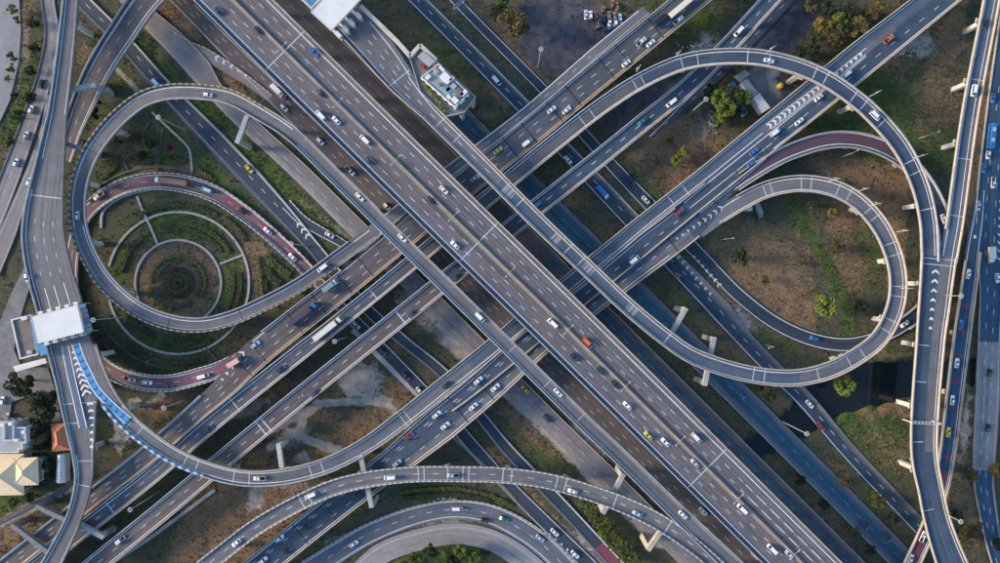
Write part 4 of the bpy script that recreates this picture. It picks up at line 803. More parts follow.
TL = [
 (513, 22, 15, 'leaf_olive', 'large round olive tree beside the dark mud field at the top'), (497, 12, 8, 'leaf_dark', 'dark tree left of the large olive tree by the mud field'), (503, 2, 7, 'leaf_green', 'green tree at the top edge above the large olive tree'),
 (719, 99, 9.6, 'leaf_lime', 'brightest lime tree left of the long sheds'), (731, 96, 10.8, 'leaf_dark', 'dark spreading tree touching the long sheds'), (741, 98, 9.6, 'leaf_green', 'green tree right beside the grey roofed shed'), (726, 110, 10.8, 'leaf_lime', 'lime tree lowest in the clump left of the sheds'), (711, 90, 8.4, 'leaf_dark', 'dark tree at the upper left of the shed clump'), (739, 113, 7.2, 'leaf_dark', 'dark bushy tree beside the light blue roof'), (739, 67, 6, 'leaf_lime', 'small lime tree tucked under the arc flyover'), (716, 118, 6, 'leaf_green', 'small green tree at the foot of the shed clump'),
 (823, 25, 9.3, 'leaf_yellow', 'golden tree in the thicket at top right'), (840, 19, 9.3, 'leaf_lime', 'lime tree in the middle of the top right thicket'), (836, 36, 10.4, 'leaf_olive', 'olive tree at the lower edge of the top right thicket'), (856, 27, 10.4, 'leaf_olive', 'olive tree nearest the wide carriageway in the top right thicket'), (850, 12, 9.3, 'leaf_dark', 'dark tree at the top of the top right thicket'), (829, 8, 9.3, 'leaf_dark', 'dark tree at the upper left of the top right thicket'), (868, 17, 8.2, 'leaf_olive', 'small olive tree at the right end of the top right thicket'), (815, 40, 9.3, 'leaf_dark', 'dark tree left below the golden tree'), (812, 54, 8.2, 'leaf_dark', 'dark bush tree just above the arc flyover'), (800, 50, 7, 'leaf_dark', 'small dark tree above the top of the arc flyover'), (877, 8, 7, 'leaf_yellow', 'small golden tree at the top edge by the carriageway'), (811, 6, 7, 'leaf_olive', 'small olive tree at the top edge beside the mud'),
 (825, 306, 12, 'leaf_lime', 'round lime tree standing in the dry field of the right loop'), (843.5, 384, 12, 'leaf_lime', 'bright lime tree leaning over the creek'), (832, 213.5, 6, 'leaf_yellow', 'small golden tree in the dry field near the top of the right loop'), (811, 205, 5, 'leaf_olive', 'small olive bush left of the golden tree in the right loop'), (836, 247, 7, 'leaf_olive', 'olive shrub in the middle of the right loop'), (862, 305, 7, 'leaf_dark', 'dark sparse tree in the right loop'), (740, 258, 9, 'leaf_dark', 'dark bush in the dry field left of the right loop'), (765, 280, 5, 'leaf_olive', 'small olive shrub on the dry field'), (845, 190, 4, 'leaf_olive', 'tiny olive shrub at the top of the right loop'), (800, 262, 4, 'leaf_olive', 'tiny shrub beside the green ditch'),
 (684, 151, 6, 'leaf_lime', 'lime shrub on the dry lot between the carriageways'), (676, 160, 6, 'leaf_lime', 'lower lime shrub on the dry lot between the carriageways'), (671, 140, 4, 'leaf_olive', 'small olive shrub on the dry lot'), (692, 117, 4, 'leaf_yellow', 'tiny golden shrub on the dry lot'), (657, 162, 4, 'leaf_olive', 'small olive shrub at the left of the dry lot'),
 (13, 10, 5, 'leaf_green', 'topmost green tree of the roadside strip at left'), (17, 20, 4, 'leaf_olive', 'olive tree below the topmost in the left strip'), (12, 57, 5, 'leaf_olive', 'yellowish olive tree beside the concrete yard at left'), (10, 67, 5, 'leaf_green', 'green tree just below the yellowish one at left'), (8, 78, 4, 'leaf_lime', 'small lime tree at the edge of the concrete yard'), (30, 98, 7, 'leaf_dark', 'dark tree beside the far left road'), (18, 116, 7, 'leaf_green', 'green tree near the left edge below the yard'), (6, 140, 7, 'leaf_green', 'green tree at the left edge'), (30, 70, 6, 'leaf_dark', 'dark tree in the middle of the left strip'), (34, 48, 6, 'leaf_dark', 'dark tree in the upper left strip'), (33, 22, 6, 'leaf_dark', 'dark tree near the top of the left strip'), (14, 96, 5, 'leaf_dark', 'dark tree below the lime one at left'),
 (20, 383, 13, 'leaf_dark', 'large dark round tree below the toll plaza building'), (29, 397, 7.8, 'leaf_olive', 'olive tree next below the large dark one'), (38, 407, 10.4, 'leaf_olive', 'olive tree in the hedge row beside the toll road'), (47, 414, 10.4, 'leaf_dark', 'dark tree in the hedge row beside the toll road'), (40, 424, 8, 'leaf_dark', 'dark tree above the red roofed house'), (40, 436, 8, 'leaf_olive', 'olive tree left of the red roofed house'), (39, 447, 7, 'leaf_dark', 'dark tree below left of the red roofed house'), (48, 398, 9.1, 'leaf_dark', 'dark tree at the right of the hedge row'), (47, 463, 6.5, 'leaf_dark', 'dark tree between the yellow roof and the white shed'), (48, 478, 6, 'leaf_dark', 'dark tree at the left foot of the white shed'), (12, 503, 6, 'leaf_green', 'green tree below the yellow roofed house'), (30, 498, 6, 'leaf_dark', 'dark tree above the dirt track'),
 (170, 148, 5, 'leaf_red', 'small red leaved tree in the upper garden'), (131, 137, 6, 'leaf_olive', 'pale olive palm like tree in the upper garden'), (150, 143, 6, 'leaf_dark', 'dark tree in the middle of the upper garden'), (143, 156, 6, 'leaf_dark', 'dark low tree in the lower part of the upper garden'), (118, 140, 5, 'leaf_dark', 'dark tree at the left of the upper garden'), (90, 112, 8, 'leaf_dark', 'dark tree under the crossbeam at left'), (92, 100, 7, 'leaf_dark', 'dark tree by the broad low ramp'),
 (415, 560, 8, 'leaf_green', 'leftmost green tree inside the bottom curve'), (430, 553, 8, 'leaf_dark', 'dark tree left of centre inside the bottom curve'), (443, 558, 8, 'leaf_green', 'green tree near the middle inside the bottom curve'), (460, 551, 8, 'leaf_lime', 'lime tree inside the bottom curve'), (474, 558, 8, 'leaf_green', 'rightmost green tree inside the bottom curve'), (400, 566, 6, 'leaf_lime', 'small lime tree at the left foot of the bottom curve'), (485, 553, 5, 'leaf_dark', 'small dark tree at the right end inside the bottom curve'), (455, 563, 7, 'leaf_dark', 'dark tree at the bottom edge inside the bottom curve'),
 (770, 394, 9, 'leaf_dark', 'dark tree on the creek bank under the right loop'), (758, 388, 5, 'leaf_dark', 'small dark tree beside the blue ground road'), (968, 475, 8, 'leaf_olive', 'olive tree beside the far right road'), (975, 530, 9, 'leaf_olive', 'dry olive tree left of the far right road near the bottom'), (966, 540, 7, 'leaf_olive', 'smaller dry olive tree near the bottom right'), (958, 515, 6, 'leaf_dark', 'dark bush beside the merged flyover'), (997, 470, 7, 'leaf_olive', 'olive tree at the right edge'), (999, 545, 7, 'leaf_dark', 'dark tree at the right edge near the bottom'), (878, 500, 8, 'leaf_olive', 'olive bush between the two diagonal roads at lower right'), (892, 520, 7, 'leaf_dark', 'dark bush lower between the two diagonal roads'), (845, 480, 7, 'leaf_olive', 'olive bush above the blue ground road'), (855, 533, 6, 'leaf_olive', 'olive bush at the lower edge of the blue ground road'), (825, 505, 6, 'leaf_dark', 'dark bush between the motorway and the blue ground road'), (800, 480, 6, 'leaf_dark', 'dark bush left of the blue ground road'), (870, 550, 6, 'leaf_dark', 'dark bush near the bottom edge at lower right'),
 (600, 493, 6, 'leaf_olive', 'olive bush above the bowed flyover')]
for px, py, rad, mat, lab in TL: tree(px, py, rad, mat, lab, 'trees and bushes', 'tree' if rad > 4.5 else 'shrub', 'tree' if rad > 4.5 else 'shrub')
# the lime shrub rows below the bowed flyover: single shrubs
rowpts = [(584, 505), (589, 512), (593, 519), (598, 526), (602, 533), (607, 538), (612, 545), (617, 551), (622, 558), (594, 507), (600, 515), (605, 522), (610, 529), (616, 536), (622, 542), (628, 549), (634, 556), (641, 562), (629, 561), (583, 497)]
rowpts.sort(key=lambda p: p[1] + p[0] * .01); cnt = {}
NTH = ['first', 'second', 'third', 'fourth', 'fifth', 'sixth', 'seventh', 'eighth', 'ninth', 'tenth', 'eleventh', 'twelfth', 'thirteenth', 'fourteenth']
for i, (x, y) in enumerate(rowpts):
    cn = 'lime' if i % 3 == 0 else 'green'; k = cnt.get(cn, 0); cnt[cn] = k + 1
    tree(x, y, 5.2, 'leaf_' + cn, f'{NTH[k]} {cn} low shrub from the top in the rows below the bowed flyover', 'low shrubs in the rows below the bowed flyover', 'shrub', 'shrub')

def hedge(pts, w, mat, label, hgt=.9, n_per=5.0, cat='hedge'):
    Road('_h', [(x, y, w) for x, y in pts], 0, 2); r = ROADS.pop('_h'); n = int(r.arc[-1] * 2 * r.hw.mean() * n_per)
    a = rng.uniform(0, r.arc[-1], n); o = rng.uniform(-1, 1, n); C = np.zeros((n, 3))
    for j in range(2): C[:, j] = np.interp(a, r.arc, r.C[:, j])
    Nn = np.stack([np.interp(a, r.arc, r.N[:, j]) for j in range(2)], 1); C[:, :2] += Nn * (o * r.hw.mean())[:, None]
    C[:, 2] = hgt * (rng.uniform(.3, 1, n) ** .5) * (1 - .35 * o ** 4); V, F = leaf_quads(C, .42, 1.0, n)
    base = r.C[len(r.C) // 2]; root = thing('hedge', label, cat, (base[0], base[1], 0), 0, 'garden hedges')
    f_ = link('foliage', npmesh('foliage', V, F), M[mat], root, (-base[0], -base[1], 0)); V2, F2, U2 = ribbon(r, 0, len(r.C) - 1, -r.hw * .7, r.hw * .7, hgt * .45, hgt * .6)
    link('stems', mesh('stems', V2, F2, U2), M['weed'], root, (-base[0], -base[1], 0)); return root
hedge(arc(178, 283, 27, 180, 318, 18), 4, 'leaf_lime', 'lime outer arc hedge at the upper left of the garden centre'); hedge(arc(178, 283, 27, -40, 30, 14), 4, 'leaf_lime', 'lime outer arc hedge at the right of the garden centre'); hedge(arc(178, 283, 28, 100, 172, 14), 5, 'leaf_lime', 'brightest lime arc hedge at the lower left of the garden centre')
hedge(arc(178, 283, 22, 192, 278, 14), 5, 'leaf_bluegreen', 'blue green inner arc hedge at the upper left of the garden centre'); hedge(arc(178, 283, 22, -62, 35, 14), 5, 'leaf_bluegreen', 'blue green inner arc hedge at the right of the garden centre'); hedge(arc(178, 283, 23, 55, 170, 16), 6, 'leaf_bluegreen', 'blue green inner arc hedge at the lower side of the garden centre')
for rr, nm in ((4, 'innermost'), (10, 'middle'), (14, 'outermost')): hedge(arc(178, 283, rr, 0, 355, 20), 5, 'leaf_dark' if rr != 10 else 'leaf_olive', f'{nm} ring of dark planting at the centre of the round garden')
for a0, a1, rr, mt, nm in ((-108, -30, 60, 'leaf_green', 'outer green arc hedge in the upper right quarter of the garden'), (-106, -36, 54, 'leaf_dark', 'inner dark arc hedge in the upper right quarter of the garden'), (-10, 40, 62, 'leaf_dark', 'outer dark arc hedge at the right of the garden'), (-10, 38, 55, 'leaf_green', 'inner green arc hedge at the right of the garden'), (-170, -128, 58, 'leaf_dark', 'dark arc hedge at the upper left of the garden'), (60, 100, 57, 'leaf_dark', 'dark arc hedge at the bottom of the garden'), (112, 150, 58, 'leaf_dark', 'dark arc hedge at the lower left of the garden'), (-120, -60, 78, 'leaf_dark', 'dark arc hedge outside the garden ring at the top'), (-55, -32, 80, 'leaf_olive', 'olive arc hedge outside the garden ring beside the red ramp'), (75, 130, 80, 'leaf_dark', 'dark arc hedge outside the garden ring at the bottom'), (60, 105, 66, 'leaf_dark', 'dark narrow arc hedge just inside the bottom of the garden ring')):
    hedge(arc(178, 283, rr, a0, a1, 18), 6, mt, nm, .8, 4)
hedge([(258, 256), (260, 270), (262, 296)], 4, 'leaf_lime', 'lime edging hedge at the left of the triangular bed'); hedge([(266, 255), (276, 266), (290, 276)], 9, 'leaf_green', 'green hedge filling the upper side of the triangular bed'); hedge([(266, 266), (272, 278), (280, 284)], 10, 'leaf_dark', 'dark hedge filling the middle of the triangular bed'); hedge([(265, 280), (266, 292)], 7, 'leaf_dark', 'dark hedge at the lower corner of the triangular bed')
hedge([(157, 140), (157, 165)], 5, 'leaf_bluegreen', 'blue green straight hedge in the upper garden'); hedge([(128, 160), (140, 163), (154, 162)], 5, 'leaf_dark', 'dark curved hedge in the upper garden'); hedge([(100, 178), (112, 168), (118, 158)], 9, 'leaf_green', 'green hedge at the left of the upper garden'); hedge([(166, 160), (178, 163), (186, 160)], 5, 'leaf_green', 'green hedge below the red leaved tree'); hedge([(196, 166), (203, 172), (212, 177)], 3, 'leaf_lime', 'small lime hedge at the verge of the dark road')
hedge([(400, 492), (425, 489), (450, 488), (475, 491), (497, 498), (512, 506)], 4, 'leaf_lime', 'lime hedge curving above the bottom curved road'); hedge([(402, 498), (430, 496), (458, 495), (490, 500)], 6, 'leaf_dark', 'dark hedge curving above the bottom curved road'); hedge([(424, 84), (430, 94), (438, 105), (444, 113)], 2.4, 'leaf_lime', 'narrow lime planting beside the toll office') if 0 else None

# grass, weeds and rubble that nobody could count
N0 = 420000
gxp = rng.uniform(-20, 1020, N0); gyp = rng.uniform(-20, 583, N0)
mask = np.zeros((640, 1080), bool)
def stamp(r, extra=0.0, hmax=1.2):
    for q in range(0, len(r.C)):
        if r.C[q, 2] > hmax: continue
        x, y = r.C[q, 0] / S + 500, 281.5 - r.C[q, 1] / S; R_ = r.hw[q] / S + extra
        x0, x1, y0, y1 = int(max(0, x + 30 - R_)), int(min(1079, x + 31 + R_)), int(max(0, y + 30 - R_)), int(min(639, y + 31 + R_))
        if x1 <= x0 or y1 <= y0: continue
        yy, xx = np.mgrid[y0:y1 + 1, x0:x1 + 1]; mask[y0:y1 + 1, x0:x1 + 1] |= np.hypot(xx - x - 30, yy - y - 30) < R_
for k in GROUND_KEYS + ['RP', 'RP2', 'RQ']: stamp(ROADS[k], .8)
for r in PATHS: stamp(r, .3)
def in_poly(x, y, poly):
    c = np.zeros(np.shape(x), bool); n = len(poly)
    for i in range(n):
        (xa, ya), (xb, yb) = poly[i], poly[(i + 1) % n]
        if ya == yb: continue
        c ^= ((ya > y) != (yb > y)) & (x < (xb - xa) * (y - ya) / (yb - ya) + xa)
    return c
ok = ~mask[np.clip((gyp + 30).astype(int), 0, 639), np.clip((gxp + 30).astype(int), 0, 1079)]
for pts in PAVE: ok &= ~in_poly(gxp, gyp, pts)
ok &= seg_dist(gxp, gyp, CREEK) > creek_half(gxp) + 1
gxp, gyp = gxp[ok], gyp[ok]; W = covers(gxp, gyp); u = rng.random(len(gxp)); fine = vnoise(gxp, gyp, 5, 21)
gzone = -.12 - .35 * vnoise(gxp, gyp, 11, 5) - .15 * vnoise(gxp, gyp, 4, 6)
def scatter(name, sel, mat, size, hgt):
    x, y, z = gxp[sel], gyp[sel], gzone[sel]; C = np.stack([(x - 500) * S, (281.5 - y) * S, z + rng.uniform(.05, hgt, len(x))], 1)
    V, F = leaf_quads(C, size, .35, 5, 2.0); tag(link(name, npmesh(name, V, F), M[mat]), kind='stuff')
bare = 1 - np.clip(W[:, 2] * 1.1 + W[:, 3] * .75, 0, .97)
scatter('grass', (u < W[:, 0] * .55 * bare) & (fine > .3), 'grass_green', .42, .4)
scatter('dry_grass', (u > .55) & (u < .55 + .45 * W[:, 1] * bare) & (fine > .25), 'grass_dry', .42, .4)
scatter('weeds', (u > .30) & (u < .30 + .15 * bare * (1 - .75 * W[:, 1])) & (fine > .5), 'weed', .6, .7)

rb = MB()
for cx, cy, rx, ry, n in ((713, 122, 5, 12, 60), (640, 42, 0, 0, 0), (447, 498, 16, 4, 40), (700, 46, 22, 4, 40), (905, 50, 16, 8, 50), (122, 430, 8, 12, 30)):
    for i in range(n):
        x, y, _ = P(rng.normal(cx, max(.1, rx / 2)), rng.normal(cy, max(.1, ry / 2))); e = rng.uniform(.25, .8); rb.box((x, y, .1), (e, e * rng.uniform(.5, 1), e * .7), rng.uniform(0, 3))
tag(rb.build('rubble', M['conc_pale']), kind='stuff')

# ------------------------------------------------------------------ buildings
M['roof_white'] = concrete('white_sheet_roof', (.64, .625, .60), .14, .15); M['roof_gold'] = concrete('ochre_tile_roof', (.72, .55, .34), .12, .5); M['roof_red'] = concrete('red_tile_roof', (.60, .21, .11), .25, .8)
M['roof_grey'] = concrete('grey_flat_roof', (.36, .37, .38), .25, .25); M['roof_brown'] = concrete('stained_roof', (.20, .165, .15), .4, .18); M['roof_green'] = concrete('weathered_green_roof', (.30, .36, .34), .35, .2)
M['wall_white'] = concrete('white_wall', (.62, .61, .58), .2, .4); M['wall_cream'] = concrete('cream_wall', (.55, .50, .42), .2, .4); M['roof_blue'] = concrete('blue_sheet_roof', (.10, .26, .44), .3, .4); M['sheet_grey'] = concrete('grey_sheet_roof', (.30, .31, .32), .25, .6); M['plaster_red'] = plain('red_canvas', (.50, .03, .04), .7)
M['window'] = plain('window_glass', (.02, .03, .04), .1, .5)
def wpoly(pts, h): return [P(x, y, h)[:2] for x, y in pts]
def inset_poly(poly, d):
    n = len(poly); ar = sum(poly[i][0] * poly[(i + 1) % n][1] - poly[(i + 1) % n][0] * poly[i][1] for i in range(n)); sg = 1 if ar > 0 else -1; out = []
    for i in range(n):
        p, a, b = Vector(poly[i]), Vector(poly[i - 1]), Vector(poly[(i + 1) % n]); e0 = (p - a).normalized(); e1 = (b - p).normalized()
        n0, n1 = Vector((-e0.y, e0.x)) * sg, Vector((-e1.y, e1.x)) * sg; m_ = (n0 + n1); m_ = m_ / max(.3, m_.dot(n0)); q = p + m_ * d; out.append((q.x, q.y))
    return out
def ring(mb, poly, d, z0, z1):
    """wall ring following a polygon"""
    inn = inset_poly(poly, d); n = len(poly)
    for i in range(n):
        j = (i + 1) % n; mb.prism([poly[i], poly[j], inn[j], inn[i]], z0, z1)
    return mb
class Bld:
    def __init__(s, name, label, cat, pts, h, group=None, base_z=0.0):
        s.poly = wpoly(pts, h); s.h = h; c = np.mean(np.array(s.poly), 0); s.base = (c[0], c[1], base_z); s.root = thing(name, label, cat, s.base, 0, group); s.off = (-c[0], -c[1], -base_z); s.bz = base_z
    def add(s, name, mb, mat): return mb.build(name, M[mat], s.root, s.off)
    def walls(s, mat, d=.25): return s.add('wall', ring(MB(), s.poly, d, s.bz - .5, s.h - .02), mat)
    def flat(s, mat, drop=.6): return s.add('roof', MB().prism(inset_poly(s.poly, .27), s.h - drop - .25, s.h - drop), mat)
    def windows(s, rows, step=3.0):
        n = len(s.poly)
        for i in range(n):
            a, b_ = Vector(s.poly[i]), Vector(s.poly[(i + 1) % n]); L = (b_ - a).length; k = int(L / step)
            for q in range(k):
                p = a + (b_ - a) * ((q + .5) / k); ang = math.atan2(b_.y - a.y, b_.x - a.x)
                for z in rows:
                    w_ = MB().box((p.x, p.y, z), (1.3, .62, 1.2), ang); s.add('window', w_, 'window')
    def hip(s, quad, eave, ridge, mat, over=.5):
        """hip roof on a px quad; four slopes, each a part"""
        q = [Vector(p) for p in inset_poly(wpoly(quad, eave), -over)]; c0, c1 = (q[0] + q[1]) / 2, (q[2] + q[3]) / 2
        if (q[1] - q[0]).length > (q[2] - q[1]).length: q = q[1:] + q[:1]; c0, c1 = (q[0] + q[1]) / 2, (q[2] + q[3]) / 2
        ax = (c1 - c0); w2 = (q[1] - q[0]).length / 2; f_ = min(.48, w2 / ax.length); r0, r1 = c0 + ax * f_, c1 - ax * f_
        v3 = lambda p, z: Vector((p.x, p.y, z))
        for pl in ([q[0], q[1], r0], [q[1], q[2], r1, r0], [q[2], q[3], r1], [q[3], q[0], r0, r1]):
            pts = [v3(p, ridge if p in (r0, r1) else eave) for p in pl]; n = len(pts); lo = [p - Vector((0, 0, .18)) for p in pts]
            s.add('roof_slope', MB().add(pts + lo, [tuple(range(n)), tuple(range(2 * n - 1, n - 1, -1))] + [(i, n + i, n + (i + 1) % n, (i + 1) % n) for i in range(n)]), mat)
        s.add('ridge_cap', MB().tube(v3(r0, ridge + .04), v3(r1, ridge + .04), .16, .16, 6), mat)
        for p, r_ in ((q[0], r0), (q[1], r0), (q[2], r1), (q[3], r1)): s.add('hip_cap', MB().tube(v3(p, eave + .05), v3(r_, ridge + .05), .13, .13, 6), mat)

# toll plaza canopy, booths and service building on the left
B = Bld('toll_canopy', 'large white flat toll plaza canopy spanning the left toll road', 'toll canopy', [(31, 317), (77, 305), (83, 332), (37.5, 343.5)], 22, base_z=15.9)
B.add('roof', MB().prism(B.poly, 21.2, 22.0), 'roof_white'); B.add('fascia', ring(MB(), inset_poly(B.poly, -.12), .12, 20.9, 22.12), 'wall_white')
for t in (.12, .37, .63, .88):
    for f_ in (.25, .75):
        a, b_, c, d = [Vector(p) for p in B.poly]; p = (a * (1 - t) + b_ * t) * (1 - f_) + (d * (1 - t) + c * t) * f_; B.add('column', MB().box((p.x, p.y, 18.6), (.6, .6, 5.3)), 'wall_white')
for i, t in enumerate((.13, .33, .53, .73, .93)):
    a, b_ = Vector((38.5, 313.5)), Vector((82, 302)); c, d = Vector((45, 345)), Vector((88, 334)); p, q = a + (b_ - a) * t, c + (d - c) * t
    r0, r1 = P(p.x, p.y, 16.2), P(q.x, q.y, 16.2); ang = math.atan2(r1[1] - r0[1], r1[0] - r0[0]); L = math.hypot(r1[0] - r0[0], r1[1] - r0[1])
    t_ = thing('toll_booth', f'{("leftmost", "second from left", "middle", "second from right", "rightmost")[i]} white toll booth island under the left toll canopy', 'toll booth', ((r0[0] + r1[0]) / 2, (r0[1] + r1[1]) / 2, 16.0), ang, 'toll booths of the left plaza')
    link('island', MB().box((0, 0, .12), (L, 1.3, .3)).build('island', M['wall_white']).data, None, t_) if 0 else MB().box((0, 0, .12), (L, 1.3, .3)).build('island', M['wall_white'], t_)
    for e in (-1, 1):
        MB().box((e * L * .42, 0, 1.4), (2.6, 1.5, 2.4)).build('booth', M['wall_white'], t_); MB().box((e * L * .42, 0, 2.66), (3.0, 1.9, .14)).build('booth_roof', M['roof_white'], t_); MB().box((e * L * .42, 0, 1.7), (1.6, 1.56, .9)).build('window', M['window'], t_)
B = Bld('awning', 'long blue grey awning along the right side of the left toll canopy', 'awning', [(79.5, 304.5), (85, 303.5), (93, 331), (86.5, 333.5)], 19.5, base_z=15.9)
for i in range(6):
    a, b_, c, d = [Vector(p) for p in B.poly]; t0, t1 = i / 6 + .01, (i + 1) / 6 - .01; B.add('panel', MB().prism([tuple(a + (d - a) * t0), tuple(b_ + (c - b_) * t0), tuple(b_ + (c - b_) * t1), tuple(a + (d - a) * t1)], 19.3, 19.5), 'roof_blue' if i % 3 == 0 else 'sheet_grey')
for p in B.poly: B.add('post', MB().box((p[0], p[1], 17.6), (.25, .25, 3.4)), 'steel')
B = Bld('service_building', 'brown flat roofed service building with white walls left of the toll canopy', 'building', [(10.5, 319.5), (30.5, 314.5), (38, 354.5), (19.5, 359.5)], 17)
B.walls('wall_white', .55); B.flat('roof_brown', .7); B.windows((3.5, 8, 12.5)); B.add('roof_unit', MB().box((*P(25, 318, 17)[:2], 17.1), (2.5, 1.6, 1.4), .2), 'wall_white'); B.add('roof_unit', MB().box((*P(30, 352, 17)[:2], 17.0), (2.0, 1.5, 1.2), .2), 'roof_grey')
B = Bld('canopy', 'narrow blue canopy between the brown roof and the left toll canopy', 'canopy', [(30.5, 322), (33, 321.5), (39.5, 351), (36.5, 352)], 18.2, base_z=15.9); B.add('roof', MB().prism(B.poly, 18, 18.2), 'roof_blue'); [B.add('post', MB().box((p[0], p[1], 17), (.2, .2, 2.2)), 'steel') for p in B.poly]
B = Bld('canopy', 'deep blue canopy below the left toll canopy beside the lanes', 'canopy', [(38, 345), (46, 343), (48, 354), (40.5, 356)], 18.2, base_z=15.9); B.add('roof', MB().prism(B.poly, 18, 18.2), 'roof_blue'); [B.add('post', MB().box((p[0], p[1], 17), (.2, .2, 2.2)), 'steel') for p in B.poly]
B = Bld('walkway_roof', 'long narrow white walkway roof below the brown roofed service building', 'canopy', [(13, 366.5), (45, 358), (47, 363), (15.5, 372)], 6); B.add('roof', MB().prism(B.poly, 5.7, 6), 'roof_white'); [B.add('post', MB().box((p[0], p[1], 2.7), (.3, .3, 6.2)), 'wall_white') for p in inset_poly(B.poly, .4)]
# houses lower left
B = Bld('house', 'grey flat roofed house with stepped white parapets at the left edge', 'house', [(-14, 422), (14.5, 422), (14.5, 427.5), (25.5, 427.5), (26, 443.5), (22.5, 443.5), (22.5, 449.5), (18.5, 449.5), (18.5, 453), (-14, 453)], 9)
B.walls('wall_white', .45); B.flat('roof_grey', .7); B.windows((2.2, 5.6))
for p in ((3, 425), (11, 424), (24, 432), (17, 440)): B.add('roof_unit', MB().box((*P(*p, 9)[:2], 9.0), (1.6, 1.2, 1.4)), 'roof_white')
B.add('roof_screen', ring(MB(), wpoly([(2.5, 422.5), (12.5, 422.5), (12.5, 441), (2.5, 441)], 10), .3, 8.2, 9.5), 'wall_white'); B.add('pergola', ring(MB(), wpoly([(25, 429), (30, 429), (30.5, 441), (26.5, 441)], 6), .35, 5.6, 6), 'wall_white')
B = Bld('house', 'house with an ochre hipped roof and white railing at the left edge', 'house', [(-14, 456), (22, 456), (22, 492), (-14, 493)], 6.2)
B.walls('wall_cream'); B.windows((2.2, 4.6)); B.hip([(-14, 455), (23, 455), (23, 494), (-14, 495)], 6.3, 9.4, 'roof_gold'); B.hip([(14, 459.5), (36.5, 458.5), (37.5, 484), (14, 485)], 6.9, 9.0, 'roof_gold')
B.add('wing_wall', ring(MB(), wpoly([(22, 461), (35, 460.5), (36, 482), (22, 483)], 6.8), .3, -.5, 6.8), 'wall_cream')
m = MB(); ring(m, wpoly([(37.5, 458), (42, 460), (43, 480), (37.5, 483)], 5), .18, 4.5, 5); B.add('railing', m, 'wall_white'); B.add('terrace', MB().prism(wpoly([(37, 458), (42, 460), (43, 480), (37, 483)], 4), -.5, 3.9), 'roof_grey')
for y in (465, 472): B.add('railing_bar', MB().beam(P(37.5, y, 4.9), P(42.5, y, 4.9), .2, .3), 'wall_white')
B = Bld('house', 'small house with a red tiled hipped roof beside the toll road', 'house', [(52, 426), (65, 425), (69.5, 448.5), (53.5, 450)], 4.2); B.walls('wall_cream'); B.windows((2.0,)); B.hip([(51.5, 425), (66, 424), (71, 449.5), (53, 451)], 4.3, 6.6, 'roof_red', .3)
B = Bld('shed', 'long white sheet roofed shed below the red roofed house', 'shed', [(57.5, 455), (64.5, 455), (65.5, 483), (56, 483)], 3.6); B.walls('wall_white'); a, b_, c, d = [Vector(p) for p in B.poly]
for i in range(8):
    for s0 in (0, 1):
        t0, t1 = i / 8 + .004, (i + 1) / 8 - .004; e0, e1 = (0, .5) if s0 == 0 else (.5, 1); z0, z1 = (3.6, 4.4) if s0 == 0 else (4.4, 3.6)
        L0, L1, R0, R1 = a + (d - a) * t0, a + (d - a) * t1, b_ + (c - b_) * t0, b_ + (c - b_) * t1; q = [L0 + (R0 - L0) * e0, L0 + (R0 - L0) * e1, L1 + (R1 - L1) * e1, L1 + (R1 - L1) * e0]
        pts = [(q[0].x, q[0].y, z0), (q[1].x, q[1].y, z1), (q[2].x, q[2].y, z1), (q[3].x, q[3].y, z0)]; B.add('roof_sheet', MB().add(pts + [(x, y, z - .1) for x, y, z in pts], [(3, 2, 1, 0), (4, 5, 6, 7), (0, 1, 5, 4), (1, 2, 6, 5), (2, 3, 7, 6), (3, 0, 4, 7)]), 'roof_white')
# upper toll plaza
B = Bld('toll_canopy', 'big white flat toll canopy at the top edge over the upper toll plaza', 'toll canopy', [(311, 11.5), (331, 30), (362, -3), (342, -22)], 23, base_z=16.9); B.add('roof', MB().prism(B.poly, 22.2, 23.0), 'roof_white'); B.add('fascia', ring(MB(), inset_poly(B.poly, -.12), .12, 21.9, 23.12), 'wall_white')
for t in (.15, .5, .85):
    a, b_, c, d = [Vector(p) for p in B.poly]; p = (a + (b_ - a) * .8) * (1 - t) + (d + (c - d) * .8) * t; B.add('column', MB().box((p.x, p.y, 19.5), (.6, .6, 5.4)), 'wall_white')
for i, (x, y) in enumerate(((352, 24), (346, 30), (339, 36), (359, 17))):
    p = P(x - 4, y - 4, 17.2); t_ = thing('toll_booth', ('white toll booth second from the wall at the upper plaza', 'white toll booth third from the wall at the upper plaza', 'white toll booth nearest the motorway at the upper plaza', 'white toll booth nearest the wall at the upper plaza')[i], 'toll booth', (p[0], p[1], 17.0), math.radians(-45), 'toll booths of the upper plaza')
    MB().box((0, 0, .12), (9, 1.1, .3)).build('island', M['wall_white'], t_); MB().box((2.6, 0, 1.4), (2.4, 1.4, 2.4)).build('booth', M['wall_white'], t_); MB().box((2.6, 0, 2.66), (2.8, 1.8, .14)).build('booth_roof', M['roof_white'], t_); MB().box((2.6, 0, 1.7), (1.5, 1.46, .9)).build('window', M['window'], t_); MB().box((4.6, 0, .7), (.5, .8, .9)).build('crash_cushion', M['yellow'], t_)
B = Bld('canopy', 'small blue roofed canopy with white beams at the top edge beside the upper toll canopy', 'canopy', [(299, -3), (311, 8.5), (323, -3), (311, -15)], 21, base_z=16.9); a, b_, c, d = [Vector(p) for p in B.poly]
for i in range(4):
    t0, t1 = i / 4 + .02, (i + 1) / 4 - .02; B.add('panel', MB().prism([tuple(a + (d - a) * t0), tuple(b_ + (c - b_) * t0), tuple(b_ + (c - b_) * t1), tuple(a + (d - a) * t1)], 20.7, 20.9), 'roof_blue')
